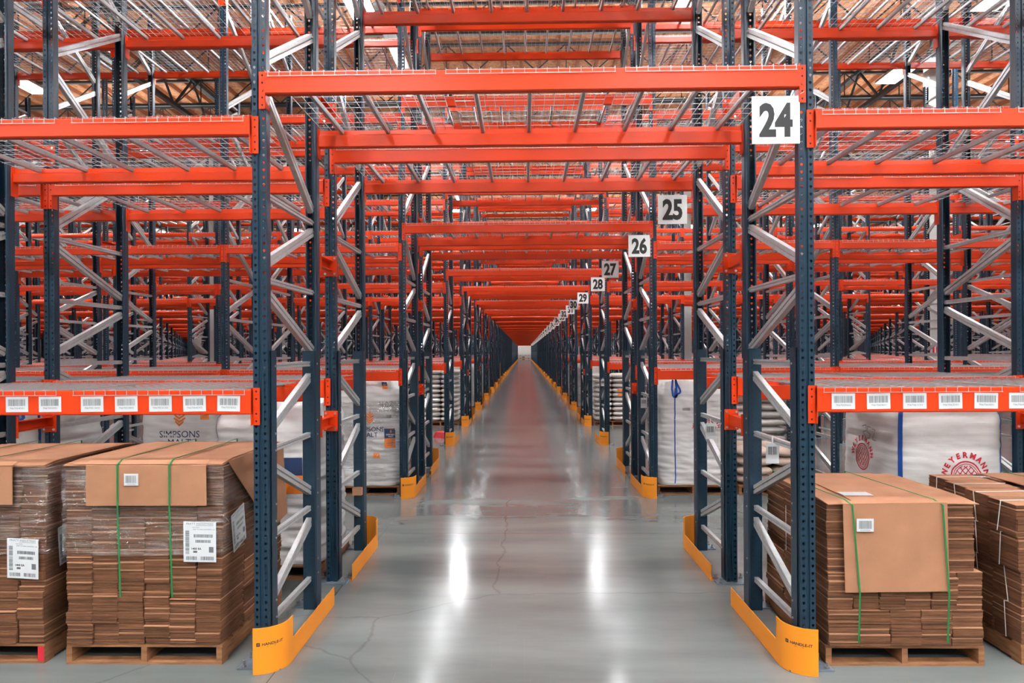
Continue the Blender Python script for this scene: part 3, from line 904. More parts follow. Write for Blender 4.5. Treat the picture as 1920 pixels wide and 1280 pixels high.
def bundle_mb(w, d, h, seed, dark=False, t=.0088):
    """flattened boxes lying on each other"""
    rg = random.Random(seed); m_ = MB(); n = max(2, int(h / t)); tt = h / n
    gx = gy = 0; nxt = 0
    for i in range(n):
        if i == nxt: gx, gy = rg.uniform(-.006, .006), rg.uniform(-.009, .009); nxt = i + rg.choice((4, 6, 8, 9)); lip = True
        ox, oy = gx + rg.uniform(-.002, .002), gy + rg.uniform(-.004, .004)
        th = tt * rg.uniform(.72, .90)
        mn = rg.choice(('cardboard_edge', 'cardboard_edge', 'cardboard_edge', 'cardboard_edge_dark'))
        if i == nxt - 1 and rg.random() < .7: mn = 'cardboard_light'; oy -= .004
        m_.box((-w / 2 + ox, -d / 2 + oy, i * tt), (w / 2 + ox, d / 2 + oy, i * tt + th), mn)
    m_.box((-w / 2 + .002, -d / 2 + .012, 0), (w / 2 - .002, d / 2 - .012, h - .003), 'cardboard_edge_dark', skip=('+z',))  # darker core puts the shade between the sheets into the colour
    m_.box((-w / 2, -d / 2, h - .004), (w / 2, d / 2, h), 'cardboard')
    return m_

def shipping_label(parent, fn, seed, w=.225, h=.28, name='shipping_label'):
    rg = random.Random(seed); m_ = MB()
    m_.grid(lambda u, v: fn(u, v, 0), [-w / 2 + w * i / 4 for i in range(5)], [-h / 2 + h * i / 5 for i in range(6)], 'label_white')
    g = lambda u, v: fn(u, v, .0012)
    put2d(m_, text2d('PRATT INDUSTRIES', .019, 0, 1.15), g, 'ink_grey', 0, h * .45)
    put2d(m_, rect2d(-w * .12, -.001, w * .42, .001, 4), g, 'ink_grey', 0, h * .405)
    put2d(m_, text2d('SHIP FROM', .010), g, 'ink_grey', -w * .12, h * .36)
    put2d(m_, text2d('SHIP TO SAN LEANDRO, CA', .012), g, 'ink_grey', w * .13, h * .31)
    b = barcode2d(-h * .30, -w * .06, h * .30, w * .06, rg, 36)
    put2d(m_, b, g, 'ink_grey', -w * .38, -.0, math.pi / 2)
    put2d(m_, barcode2d(-w * .18, h * .11, w * .40, h * .19, rg, 40), g, 'ink_grey')
    put2d(m_, barcode2d(-w * .13, -h * .02, w * .34, h * .05, rg, 30), g, 'ink_grey')
    put2d(m_, text2d('1400 EA', .020, .0004), g, 'ink_and_shade_black', -w * .10, -h * .17)
    put2d(m_, rect2d(w * .28, -h * .26, w * .42, -h * .12), g, 'ink_grey')
    put2d(m_, rect2d(-w * .2, -h * .27, -w * .08, -h * .22), g, 'ink_grey')
    put2d(m_, barcode2d(-w * .42, -h * .45, -w * .08, -h * .36, rg, 20), g, 'ink_grey')
    put2d(m_, barcode2d(w * .02, -h * .45, w * .42, -h * .36, rg, 26), g, 'ink_grey')
    o = m_.build(name, parent); o['label'] = 'white printed shipping label with barcodes'; return o

def strap(parent, pts, wdir, w, mname, name='strap', t=.0015):
    m_ = MB(); wd_ = Vector(wdir) * w / 2
    for a, b in zip(pts[:-1], pts[1:]):
        a = Vector(a); b = Vector(b); d = (b - a).normalized(); nrm = d.cross(Vector(wdir)).normalized() * t
        v = [a - wd_, a + wd_, b + wd_, b - wd_]; v2 = [p + nrm for p in v]; v1 = [p - nrm for p in v]
        m_.add([tuple(p) for p in v1 + v2], [(0, 3, 2, 1), (4, 5, 6, 7), (0, 1, 5, 4), (1, 2, 6, 5), (2, 3, 7, 6), (3, 0, 4, 7)], mname)
    return m_.build(name, parent)

def wavy_sheet(x0, x1, y0, y1, z, t, seed, mname='cardboard', amp=.006, sag=None):
    m_ = MB(); nx, ny = 14, 14
    f = lambda x, y: z + amp * noise.noise(Vector((x * 2.2, y * 1.4, seed))) + amp * .6 * noise.noise(Vector((x * 6, y * 2, seed + 4))) + (sag(x, y) if sag else 0)
    us = [x0 + (x1 - x0) * i / nx for i in range(nx + 1)]; vs = [y0 + (y1 - y0) * i / ny for i in range(ny + 1)]
    m_.grid(lambda u, v: (u, v, f(u, v) + t), us, vs, mname)
    m_.grid(lambda u, v: (u, v, f(u, v)), us, vs, mname, True)
    for (ua, va, ub, vb) in ((x0, y0, x1, y0), (x1, y0, x1, y1), (x1, y1, x0, y1), (x0, y1, x0, y0)):
        m_.grid(lambda s, q: (ua + (ub - ua) * s, va + (vb - va) * s, f(ua + (ub - ua) * s, va + (vb - va) * s) + t * q), [i / 14 for i in range(15)], [0, 1], mname)
    return m_

def film(parent, w, d, z0, z1, seed, out=.012, amp=.008):
    """stretch film wound round the load: four sides, slack and wrinkled"""
    m_ = MB(); pts = [(-w / 2, -d / 2), (w / 2, -d / 2), (w / 2, d / 2), (-w / 2, d / 2), (-w / 2, -d / 2)]; per = []
    for (a, b) in zip(pts[:-1], pts[1:]):
        n = 16
        for i in range(n): per.append((a[0] + (b[0] - a[0]) * i / n, a[1] + (b[1] - a[1]) * i / n))
    per.append(per[0])
    nz = 26
    def fn(i, j):
        x, y = per[int(i)]; z = z0 + (z1 - z0) * j / nz
        if j == 0: z += .022 * noise.noise(Vector((x * 3, y * 3, seed))) + .02 * (x / w)
        o = out + amp * noise.noise(Vector((x * 3, y * 3, z * 26 + seed))); s = 1 + 2 * o / min(w, d)
        return (x * s, y * s, z)
    m_.grid(fn, list(range(len(per))), list(range(nz + 1)), 'film')
    return m_.build('stretch_wrap', parent, smooth=True)

def board_label(parent, x, y, z, w=.10, h=.082, seed=3):
    m_ = MB(); rg = random.Random(seed); m_.box((x - w / 2, y, z - h / 2), (x + w / 2, y + .001, z + h / 2), 'label_white')
    put2d(m_, barcode2d(-w * .38, -h * .28, w * .38, h * .34, rg, 22), lambda u, v: (x + u, y - .0008, z + v), 'ink_grey')
    put2d(m_, rect2d(-w * .3, -h * .40, w * .3, -h * .37), lambda u, v: (x + u, y - .0008, z + v), 'ink_grey')
    return m_.build('barcode_label', parent)

# -- left foreground stacks
def left_stack(name, x, y, w, d, z1, seed, label, flapx0, flapx1, flaph, lab_front=True, side_flap=True):
    e = empty(name, (x, y, 0)); tag(e, label, 'cardboard stack')
    p0 = .14; rg = random.Random(seed)
    ncol, nd = 3, 3
    heights = [.36, .30, .32, z1 - p0 - .98]
    cw = w / ncol
    for c in range(ncol):
        z = p0; hs = list(heights)
        j = rg.uniform(-.05, .05); hs[0] += j; hs[1] -= j
        for li, hh in enumerate(hs):
            push = (.012, .0, -.004, -.010)[li] + rg.uniform(-.004, .004)
            for q in range(nd):
                dd = d / nd
                for hf in (-1, 1):                       # each flattened blank shows a fold line in its middle
                    o = bundle_mb(cw / 2 - (.004 if hf < 0 else .009), dd - .006, hh - .004, seed * 100 + c * 31 + li * 7 + q * 3 + hf, li % 2).build('cardboard_bundle', e,
                        (-w / 2 + cw * (c + .5) + hf * cw / 4 + (.006 * (li - 1) * (c - 1)), -d / 2 + dd * (q + .5) - (push if q == 0 else 0), z))
            z += hh
    sg = lambda xx, yy_: -.016 * max(0, abs(yy_) / (d / 2) - .78) / .22
    wavy_sheet(-w / 2 - .015, w / 2 + .015, -d / 2 - .012, d / 2, z1 + .002, .006, seed, sag=sg).build('cover_sheet', e, smooth=False)
    wavy_sheet(-w / 2 + .06, w / 2 + .012, -d / 2 - .016, d / 2 - .1, z1 + .011, .005, seed + 3, sag=sg, amp=.004).build('cover_sheet', e)
    # front flap folded down
    def fl(u, v): return (u, -d / 2 - .034 - .006 * noise.noise(Vector((u * 3, v * 4, seed))), z1 - .004 - v)
    m_ = MB(); us = [flapx0 + (flapx1 - flapx0) * i / 12 for i in range(13)]; vs = [0, .008, .03, flaph * .5, flaph]
    fl2 = lambda u, v: (fl(u, v)[0], fl(u, v)[1] - (.006 if v > .004 else 0), fl(u, v)[2])
    m_.grid(fl2, us, vs, 'cardboard', True); m_.grid(lambda u, v: (fl2(u, v)[0], fl2(u, v)[1] + .005, fl2(u, v)[2]), us, vs, 'cardboard')
    m_.grid(lambda u, q: (fl2(u, flaph)[0], fl2(u, flaph)[1] + .005 * q, fl2(u, flaph)[2]), us, [0, 1], 'cardboard')
    m_.grid(lambda u, q: (u, -d / 2 - .038 + q * .05, z1 + .0 + q * .022), us, [0, 1], 'cardboard')
    m_.build('front_flap', e)
    if side_flap:
        # right flap hanging askew over the side
        xs = w / 2 + .020
        m_ = MB(); a = [(-d / 2 + .05, z1 + .004), (d / 2 - .02, z1 + .004), (d / 2 - .02, z1 - .62), (d / 2 - .45, z1 - .66), (-d / 2 + .42, z1 - .34)]
        v = [(xs + .10 * max(0, (z1 - zz)) * .6, yy_, zz) for yy_, zz in a] + [(xs + .005 + .10 * max(0, (z1 - zz)) * .6, yy_, zz) for yy_, zz in a]
        m_.add(v, [tuple(range(5))[::-1], tuple(range(5, 10))] + [(i, (i + 1) % 5, 5 + (i + 1) % 5, 5 + i) for i in range(5)], 'cardboard'); m_.build('side_flap', e)
    film(e, w + .02, d, p0 + .62, z1 - .01, seed)
    for sx_ in (flapx0 + (flapx1 - flapx0) * .27, flapx0 + (flapx1 - flapx0) * .70):
        yf = -d / 2 - .052
        strap(e, [(sx_ + .01, yf + .012, p0 + .34), (sx_, yf, z1 - flaph - .01), (sx_, yf, z1 - .004), (sx_, -d / 2 + .01, z1 + .030), (sx_ - .02, 0, z1 + .026), (sx_ - .04, d / 2 + .005, z1 + .024), (sx_ - .04, d / 2 + .012, .2)], (1, 0, 0), .011, 'green_strap')
    board_label(e, flapx0 + (flapx1 - flapx0) * .385, -d / 2 - .053, z1 - .105, seed=seed)
    return e
EA = left_stack('cardboard_stack', -2.672, 5.32, 1.10, 1.16, 1.405, 11, 'tall stack of flattened brown cardboard under stretch film with hanging side flap, beside tunnel', -.385, .46, .285)
LA = shipping_label(EA, lambda u, v, o: (.405 + u, -.604 - o + .004 * math.sin(u * 14), .86 + v - u * .03), 5)
LB = shipping_label(EA, lambda u, v, o: (.574 + o + .02 * (v + .14) * 1.0, -.36 + u + v * -.20, .90 + v + u * .22), 6)
pallet(-2.672, 5.32, 1.10, 1.18, 'wooden pallet under the cardboard stack with green straps left of tunnel')
EB = left_stack('cardboard_stack', -3.945, 5.33, 1.12, 1.16, 1.395, 12, 'film-wrapped stack of flattened brown cardboard cut off by the left picture edge', -.50, .36, .27, side_flap=False)
shipping_label(EB, lambda u, v, o: (.42 + u, -.604 - o + .004 * math.sin(u * 14 + 2), .74 + v - u * .05), 7)
shipping_label(EB, lambda u, v, o: (.582 + o + .02 * (v + .14), -.36 + u - v * .1, .80 + v + u * .15), 8)
pallet(-3.945, 5.33, 1.12, 1.18, 'wooden pallet with a red block under the leftmost cardboard stack')
m_ = MB(); m_.box((.515, -.592, .017), (.558, -.586, .118), 'ink_red'); o = m_.build('red_block', bpy.data.objects['wooden_pallet.001']); o['label'] = 'red painted pallet block'

# -- right foreground stacks
def right_stack():
    w, d, z1 = 1.06, 1.16, 1.115; e = empty('cardboard_stack', (2.605, 5.33, 0))
    tag(e, 'stack of flattened brown cardboard with large front flap and green straps, right of tunnel', 'cardboard stack')
    rg = random.Random(77); z = .14
    for li, (hh, n) in enumerate(((.25, 5), (.26, 6), (.26, 4), (z1 - .14 - .77, 5))):
        ww = w - (.05 if li > 1 else 0); cw = ww / n
        for c in range(n):
            for q in range(3):
                dd = d / 3; push = (.02 if li < 2 else 0) + rg.uniform(-.008, .010)
                bundle_mb(cw - .006, dd - .006, hh - .004, 900 + li * 50 + c * 5 + q).build('cardboard_bundle', e, (-ww / 2 + cw * (c + .5) - (.02 if li > 1 else 0), -d / 2 + dd * (q + .5) - (push if q == 0 else 0), z))
        z += hh
    sg = lambda x, y: -.010 * max(0, abs(y) / (d / 2) - .7) / .3
    wavy_sheet(-w / 2 + .01, w / 2 - .02, -d / 2 - .008, d / 2 + .01, z1 + .002, .006, 5, sag=sg).build('cover_sheet', e)
    wavy_sheet(-.33, .35, -d / 2 - .02, d / 2 - .02, z1 + .011, .005, 9, sag=sg, amp=.004).build('cover_sheet', e)
    x0, x1, fh = -.43, .275, .60
    m_ = MB(); us = [x0 + (x1 - x0) * i / 10 for i in range(11)]; vs = [0, .02, fh * .35, fh * .7, fh]
    g = lambda u, v: (u + .01 * v, -d / 2 - .040 - .014 * (v / fh) - .004 * noise.noise(Vector((u * 3, v * 3, 2))), z1 + .004 - v + .012 * (u - x0))
    m_.grid(g, us, vs, 'cardboard', True); m_.grid(lambda u, v: (g(u, v)[0], g(u, v)[1] + .005, g(u, v)[2]), us, vs, 'cardboard')
    m_.grid(lambda u, q: (g(u, fh)[0], g(u, fh)[1] + .005 * q, g(u, fh)[2]), us, [0, 1], 'cardboard')
    m_.grid(lambda v, q: (g(x1, v)[0], g(x1, v)[1] + .005 * q, g(x1, v)[2]), vs, [0, 1], 'cardboard')
    m_.grid(lambda u, q: (u, -d / 2 - .040 + q * .05, z1 + .006 + q * .012 + .012 * (u - x0) * (1 - q)), us, [0, 1], 'cardboard')
    m_.build('front_flap', e)
    for sx_, xb in ((-.375, -.33), (.235, .27)):
        strap(e, [(xb + .0, -d / 2 - .045, .17), (xb, -d / 2 - .065, z1 - fh), (sx_, -d / 2 - .056, z1), (sx_ - .02, -d / 2 + .02, z1 + .026), (sx_ - .06, 0, z1 + .024), (sx_ - .09, d / 2 + .012, z1 + .02), (sx_ - .09, d / 2 + .02, .2)], (1, 0, 0), .011, 'green_strap')
    board_label(e, -.29, -d / 2 - .060, z1 - .135, .115, .088, 4)
    m_ = MB(); m_.box((-.33, -.42, z1 + .020), (-.12, -.30, z1 + .0225), 'label_white'); m_.build('blank_label', e)
    for sx_ in (-.40, -.1):   # white twine on the tunnel side
        pass
    for yy_, za, zb in ((-.30, .78, 1.10), (-.28, .45, .72), (-.12, .30, .60), (.1, .60, .95)):
        strap(e, [(-w / 2 - .016, yy_, za), (-w / 2 - .016, yy_, zb)], (0, 1, 0), .005, 'white_strap', 'twine')
    pallet(2.605, 5.33, 1.08, 1.18, 'wooden pallet under the cardboard stack with a large front flap')
right_stack()
def far_right_stack():
    e = empty('cardboard_stack', (4.03, 5.36, 0)); tag(e, 'twine-tied bundles of flattened brown cardboard cut off by the right picture edge', 'cardboard stack')
    rg = random.Random(31); w, d = 1.22, 1.20; z = .14
    for li, hh in enumerate((.25, .25, .24, .22)):
        for c in range(3):
            for q in range(4):
                cw, dd = w / 3, d / 4
                h2 = hh - (.004 if li < 3 else rg.choice((.004, .03, .012)))
                b = bundle_mb(cw - .012, dd - .01, h2, 500 + li * 40 + c * 7 + q)
                ox = rg.uniform(-.012, .012) - (.035 * (li / 3.0) if c == 0 else 0) + (.03 * q if li == 3 and c == 0 else 0)
                bx, by = -w / 2 + cw * (c + .5) + ox, -d / 2 + dd * (q + .5) + rg.uniform(-.006, .006)
                o = b.build('cardboard_bundle', e, (bx, by, z))
                if c == 0 or (li == 3 and c < 2):
                    s = MB(); x_ = -cw / 2 - .006
                    s.rod((x_, rg.uniform(-.03, .03), 0), (x_, rg.uniform(-.03, .03), h2 + .004), .003, 'white_strap', 5); s.rod((x_, 0, h2 + .004), (cw / 2, .02, h2 + .005), .003, 'white_strap', 5)
                    s.build('twine', o)
        z += hh
    wavy_sheet(-.12, w / 2, -d / 2 + .05, d / 2, z + .0, .006, 44).build('cover_sheet', e)
    strap(e, [(.28, -d / 2, z + .012), (.20, 0, z + .014), (.12, d / 2, z + .012)], (1, 0, 0), .012, 'green_strap')
    pallet(4.03, 5.36, 1.24, 1.2, 'greenish wooden pallet under the twine-tied cardboard bundles at right edge')
far_right_stack()

# ------------------------------------------------------------------ bulk bags
def bag_shape(w, d, h, seed, top=.10, wr=1.0, lean=0):
    def surf(th, v):
        n = 7.0; c, s_ = math.cos(th), math.sin(th)
        r = (abs(c) ** n + abs(s_) ** n) ** (-1 / n)
        t = max(0, (v - .86) / .14); taper = 1 - .16 * t * t
        bul = (.955 + .045 * math.sin(math.pi * min(1, v * 1.06)) ** .5) * taper
        x = w / 2 * c * r * bul; y = d / 2 * s_ * r * bul
        k = .014 * wr
        rd = 1 - 2 * abs(noise.noise(Vector((x * 1.7, y * 1.7, v * 15 + seed + 3 * x))))
        cr = 1 - 2.4 * abs(noise.noise(Vector((x * 4.2 + v * 2, y * 4.2, v * 6 + seed * 3))))
        ns = .75 * rd * (1.15 - v) + .8 * cr * v * v + noise.noise(Vector((x * 2.3, y * 2.3, v * 30 + seed))) * (1.0 - .7 * v) + 1.1 * noise.noise(Vector((x * 3.1, y * 3.1, v * 4 + seed * 2))) + .7 * noise.noise(Vector((x * 7, y * 7, v * 9 + seed))) * v
        L_ = math.hypot(x, y) or 1
        x += x / L_ * k * ns; y += y / L_ * k * ns
        z = v * h + t * top * noise.noise(Vector((c * 1.5, s_ * 1.5, seed))) * .8
        return Vector((x + lean * v, y, z))
    return surf
def bag_mb(surf, h, seed, mname='bag_white', nt=110, nz=96, crumple=.05):
    m_ = MB(); us = [2 * math.pi * i / nt for i in range(nt + 1)]; vs = [j / nz for j in range(nz + 1)]
    m_.grid(lambda u, v: surf(u, v), us, vs, mname)
    # top: rings shrinking to the centre, crumpled
    rings = 10
    def topf(u, q):
        b = surf(u, 1.0); k = 1 - q / rings
        zz = b.z + .035 * math.sin(math.pi * (1 - k) * .5) + crumple * noise.noise(Vector((b.x * k * 6, b.y * k * 6, seed))) * (1 - k) * 2.0
        return (b.x * k, b.y * k, zz)
    m_.grid(topf, us, list(range(rings + 1)), mname)
    return m_
def facemap(surf, w, d, h, face, off=.004):
    """map (u across, z up) of a face onto the bulging bag surface"""
    base = {'front': -math.pi / 2, 'left': math.pi, 'right': 0.0}[face]; half = (w if face == 'front' else d) / 2; oth = (d if face == 'front' else w) / 2
    def fn(u, z):
        if face == 'front': th = math.atan2(-1.0, (u / half)); nrm = Vector((0, -1, 0))
        elif face == 'left': th = math.atan2(-u / half * 1.0, -1.0); nrm = Vector((-1, 0, 0))
        else: th = math.atan2(u / half, 1.0); nrm = Vector((1, 0, 0))
        # superellipse in scaled coordinates: direction (c, s) keeps u proportional on the flat face
        return surf(th, z / h) + nrm * off
    return fn
def subdiv2d(vf, n=2):
    return vf
def malt_emblem(m_, fn, cx, cz, s):
    """round emblem with woven zigzags and lettering in an arc"""
    seg = 28
    for r_, w_ in ((.5, .05), (.42, .025)):
        put2d(m_, line2d([(r_ * s * math.cos(2 * math.pi * i / seg), r_ * s * math.sin(2 * math.pi * i / seg)) for i in range(seg + 1)], w_ * s), fn, 'ink_red', cx, cz)
    for k in (-2, -1, 0, 1, 2):
        for ph in (0, 1):
            pts = []
            for i in range(-24, 25):
                x = i * .0155; q = (x / .186 + ph) % 2; tri = 1 - abs(q - 1) * 2
                z = k * .20 + tri * .12
                if x * x + z * z < .385 ** 2: pts.append((x * s, z * s))
                else:
                    if len(pts) > 1: put2d(m_, line2d(pts, .030 * s), fn, 'ink_red', cx, cz)
                    pts = []
            if len(pts) > 1: put2d(m_, line2d(pts, .030 * s), fn, 'ink_red', cx, cz)
    word = 'WEYERMANN'
    for i, ch in enumerate(word):
        a = math.pi / 2 + (4 - i) * .345
        put2d(m_, text2d(ch, s * .26, s * .012, .95), fn, 'ink_red', cx + s * .72 * math.cos(a), cz + s * .72 * math.sin(a), a - math.pi / 2)
def malt_seed(m_, fn, cx, cz, s):
    """orange barley-grain emblem"""
    pts = []
    for sgn in (1, -1):
        for k, (wd_, zo) in enumerate(((.26, .30), (.34, .10), (.36, -.10), (.26, -.30))):
            p = [(0, zo - .10), (sgn * wd_ * .9, zo + .10), (sgn * wd_, zo + .02), (sgn * wd_ * .6, zo - .10), (0, zo - .24)]
            m_.add([tuple(fn(cx + x * s, cz + z * s)) for x, z in p], [(0, 1, 2, 3, 4) if sgn < 0 else (4, 3, 2, 1, 0)], 'ink_orange')
    p = [(-.12, .38), (0, .56), (.12, .38), (0, .28)]
    m_.add([tuple(fn(cx + x * s, cz + z * s)) for x, z in p], [(0, 1, 2, 3)], 'ink_orange')
def malt_print(m_, fn, cx, cz, s):
    malt_seed(m_, fn, cx, cz + s * .42, s * .42)
    put2d(m_, text2d('SIMPSONS', s * .235, 0, .95), fn, 'ink_navy', cx, cz)
    put2d(m_, text2d('MALT', s * .235, 0, .98), fn, 'ink_navy', cx, cz - s * .20)
def tag_card(m_, fn, cx, cz, w, h, txt=True):
    put2d(m_, rect2d(-w / 2, 0, w / 2, h / 2, 4), fn, 'ink_navy', cx, cz); put2d(m_, rect2d(-w / 2, -h / 2, w / 2, 0, 4), fn, 'ink_orange', cx, cz)
    f2 = lambda u, v: Vector(fn(u, v)) + (Vector((0, -.0015, 0)))
    malt_seed(m_, f2, cx, cz + h * .36, h * .17)
    put2d(m_, text2d('SIMPSONS', w * .17), f2, 'label_white', cx, cz + h * .19); put2d(m_, text2d('MALT', w * .17), f2, 'label_white', cx, cz + h * .09)
    for k in range(4): put2d(m_, rect2d(-w * .3, -.002, w * .3, .002, 3), f2, 'ink_navy', cx, cz - h * (.10 + .09 * k))
def webbing(parent, surf, th, v0, v1, w, name='corner_seam', n=26, mname='blue_webbing'):
    m_ = MB()
    def fn(q, v):
        p = surf(th + q * w, v); c = Vector((math.cos(th), math.sin(th), 0)); return p + c * .006
    m_.grid(fn, [-1, -.5, 0, .5, 1], [v0 + (v1 - v0) * i / n for i in range(n + 1)], mname); return m_.build(name, parent)
def loop(parent, p, h, w, mname='blue_webbing', tilt=0.0, drop=True):
    m_ = MB(); pts = [(-.04, 0), (-.052, -h * .5), (-.035, -h * .92), (0, -h), (.02, -h * .85), (.012, -h * .3), (0, .02), (.02, -h * .2), (.07, -h * .55), (.075, -h * .72), (.03, -h * .8), (.0, -h * 1.0)]
    for a, b in zip(pts[:-1], pts[1:]):
        d_ = Vector((b[0] - a[0], b[1] - a[1])).normalized(); nx, nz = -d_.y * .014, d_.x * .014
        v = []
        for yy_ in (-.006, .004):
            v += [(p[0] + a[0] + nx, p[1] + yy_, p[2] + a[1] + nz), (p[0] + a[0] - nx, p[1] + yy_, p[2] + a[1] - nz), (p[0] + b[0] - nx, p[1] + yy_, p[2] + b[1] - nz), (p[0] + b[0] + nx, p[1] + yy_, p[2] + b[1] + nz)]
        m_.add(v, [(0, 1, 2, 3), (7, 6, 5, 4), (0, 4, 5, 1), (1, 5, 6, 2), (2, 6, 7, 3), (3, 7, 4, 0)], mname)
    return m_.build('lifting_loop', parent)
def bag(x, y, w, d, h, seed, label, z=.14, mname='bag_white', wr=1.0, lean=0, crumple=.05, smooth=True):
    surf = bag_shape(w, d, h, seed, wr=wr, lean=lean); e = empty('bulk_bag', (x, y, z)); tag(e, label, 'bulk bag')
    bag_mb(surf, h, seed, mname, crumple=crumple).build('bag_body', e, smooth=smooth)
    return e, surf
PH = .14
# right of the tunnel, row 25: white bag with red round emblem on two faces
e, s = bag(4.05, 7.12, 1.02, 1.24, 1.58, 3, 'big white bulk bag with red round malt emblems behind the right cardboard stacks')
for th in (-math.pi * .75 - .02, -math.pi * .25 + .0): webbing(e, s, th, .02, .97, .030)
m_ = MB(); fn = facemap(s, 1.02, 1.24, 1.58, 'front'); malt_emblem(m_, fn, .09, .84, .28); m_.build('red_print', e)
m_ = MB(); fn = facemap(s, 1.02, 1.24, 1.58, 'left'); malt_emblem(m_, fn, -.10, .92, .27); 
m_.build('red_print', e)
m_ = MB(); pts = [[(-.10, .06), (-.02, .08), (-.01, .02), (-.09, .0), (-.03, -.06), (-.06, -.07)], [(.07, .06), (.01, .065), (.0, .01), (.05, -.01), (.03, -.06), (-.01, -.05)], [(.09, .05), (.16, .045), (.10, -.06), (.17, -.065)]]
for q in pts: put2d(m_, line2d(q, .007), fn, 'ink_grey', .00, 1.18)
m_.build('handwritten_mark', e)
pallet(4.07, 7.03, 1.05, 1.1, 'wooden pallet under the big white bag in rack row 25, right')
# right of the tunnel, row 26: bag with blue loop
e, s = bag(2.55, 10.92, 1.02, 1.05, 1.57, 8, 'tall white bulk bag with blue lifting loop on a pallet right of the tunnel', wr=1.5)
webbing(e, s, -math.pi * .75 + .30, .02, .93, .014); webbing(e, s, -math.pi * .25, .02, .95, .03)
loop(e, (-.27, -.56, 1.60), .27, .03)
m_ = MB(); fn = facemap(s, 1.02, 1.05, 1.57, 'front'); malt_emblem(m_, fn, .20, .86, .26)
for k, tx in enumerate(('Munich', '02', 'Fine')): put2d(m_, text2d(tx, .035, .001), fn, 'ink_and_shade_black' if k < 2 else 'ink_red', .18, .52 - .06 * k)
for xx in (.02, .38): put2d(m_, rect2d(-.0015, -.19, .0015, .19), fn, 'ink_red', xx, .53)
put2d(m_, barcode2d(-.06, -.02, .06, .02, random.Random(4), 20), fn, 'ink_grey', -.10, 1.15)
m_.build('red_print', e)
pallet(2.55, 10.92, 1.10, 1.1, 'light wooden pallet under the white bag with blue loop')
# left of the tunnel, row 26: wrapped malt bag with 402 written on it
e, s = bag(-2.46, 10.92, 1.08, 1.08, 1.60, 14, 'white wrapped malt bag with handwritten 402 left of the tunnel in row 26', wr=1.8, crumple=.12)
m_ = MB(); fn = facemap(s, 1.08, 1.08, 1.60, 'front', .020); malt_print(m_, fn, .10, .87, .42)
tag_card(m_, fn, .42, .73, .20, .29); tag_card(m_, fn, .36, 1.52, .10, .10)
put2d(m_, text2d('52', .10, .006), fn, 'ink_orange', .20, .47)
put2d(m_, barcode2d(-.035, -.025, .035, .025, random.Random(2), 10), fn, 'ink_grey', .40, 1.06)
for q in ([(-.10, .05), (-.11, 0), (-.06, 0)], [(-.06, .05), (-.065, -.05)], [(-.03, .0), (0, .05), (.03, 0), (0, -.05), (-.03, 0)], [(.05, .05), (.10, .05), (.05, -.05), (.11, -.05)]):
    put2d(m_, line2d(q, .006), fn, 'ink_grey', .36, 1.24)
m_.build('bag_print', e)
film(e, 1.10, 1.10, .05, 1.30, 3, .006, .01)
pallet(-2.46, 10.92, 1.10, 1.1, 'wooden pallet under the wrapped bag marked 402')
# left, row 25 behind the cardboard: crumpled open bag
e, s = bag(-2.50, 7.05, 1.04, 1.08, 1.52, 21, 'crumpled white bulk bag with blue hems behind the left cardboard stack', wr=2.6, crumple=.22)
webbing(e, s, -math.pi * .75, .3, .98, .010); webbing(e, s, -math.pi * .5 + .2, .72, .99, .012)
m_ = MB(); fn = facemap(s, 1.04, 1.08, 1.52, 'front', .008); tag_card(m_, fn, .26, .86, .22, .34); m_.build('bag_print', e)
pallet(-2.50, 7.05, 1.06, 1.1, 'wooden pallet under the crumpled bag behind left cardboard stack')
e, s = bag(-5.20, 7.05, 1.06, 1.08, 1.58, 25, 'white bulk bag with blue loop seen under the low beam at left edge', wr=2.2, crumple=.15)
webbing(e, s, -math.pi * .75, .3, .98, .016); webbing(e, s, -math.pi * .25, .3, .98, .016); loop(e, (.30, -.56, 1.60), .26, .03)
pallet(-5.20, 7.05, 1.08, 1.1, 'wooden pallet under the white bag at the left picture edge')
e, s = bag(-5.35, 10.92, 1.16, 1.08, 1.64, 28, 'white ribbed sack pack with malt print left behind the cardboard stack', wr=1.4)
m_ = MB(); fn = facemap(s, 1.16, 1.08, 1.64, 'front', .007); malt_print(m_, fn, .06, .80, .62); tag_card(m_, fn, .46, 1.16, .16, .28); m_.build('bag_print', e)
pallet(-5.35, 10.92, 1.12, 1.1, 'wooden pallet under the ribbed sack pack in row 26, left')
e, s = bag(-7.9, 10.92, 1.06, 1.08, 1.60, 33, 'plain white bulk bag far left in rack row 26', wr=1.6)
pallet(-7.9, 10.92, 1.12, 1.1, 'wooden pallet under the plain bag far left in row 26')
e, s = bag(-3.9, 12.65, 1.06, 1.08, 1.60, 36, 'white bulk bag in rack row 27 left of the tunnel', wr=1.6)
m_ = MB(); fn = facemap(s, 1.06, 1.08, 1.6, 'front', .007)
for k in range(3): put2d(m_, text2d('CRISP MALT', .045, .001), fn, 'ink_red', .25, 1.4 - .22 * k)
m_.build('bag_print', e)
pallet(-3.9, 12.65, 1.12, 1.1, 'wooden pallet under the bag in row 27, left of tunnel')

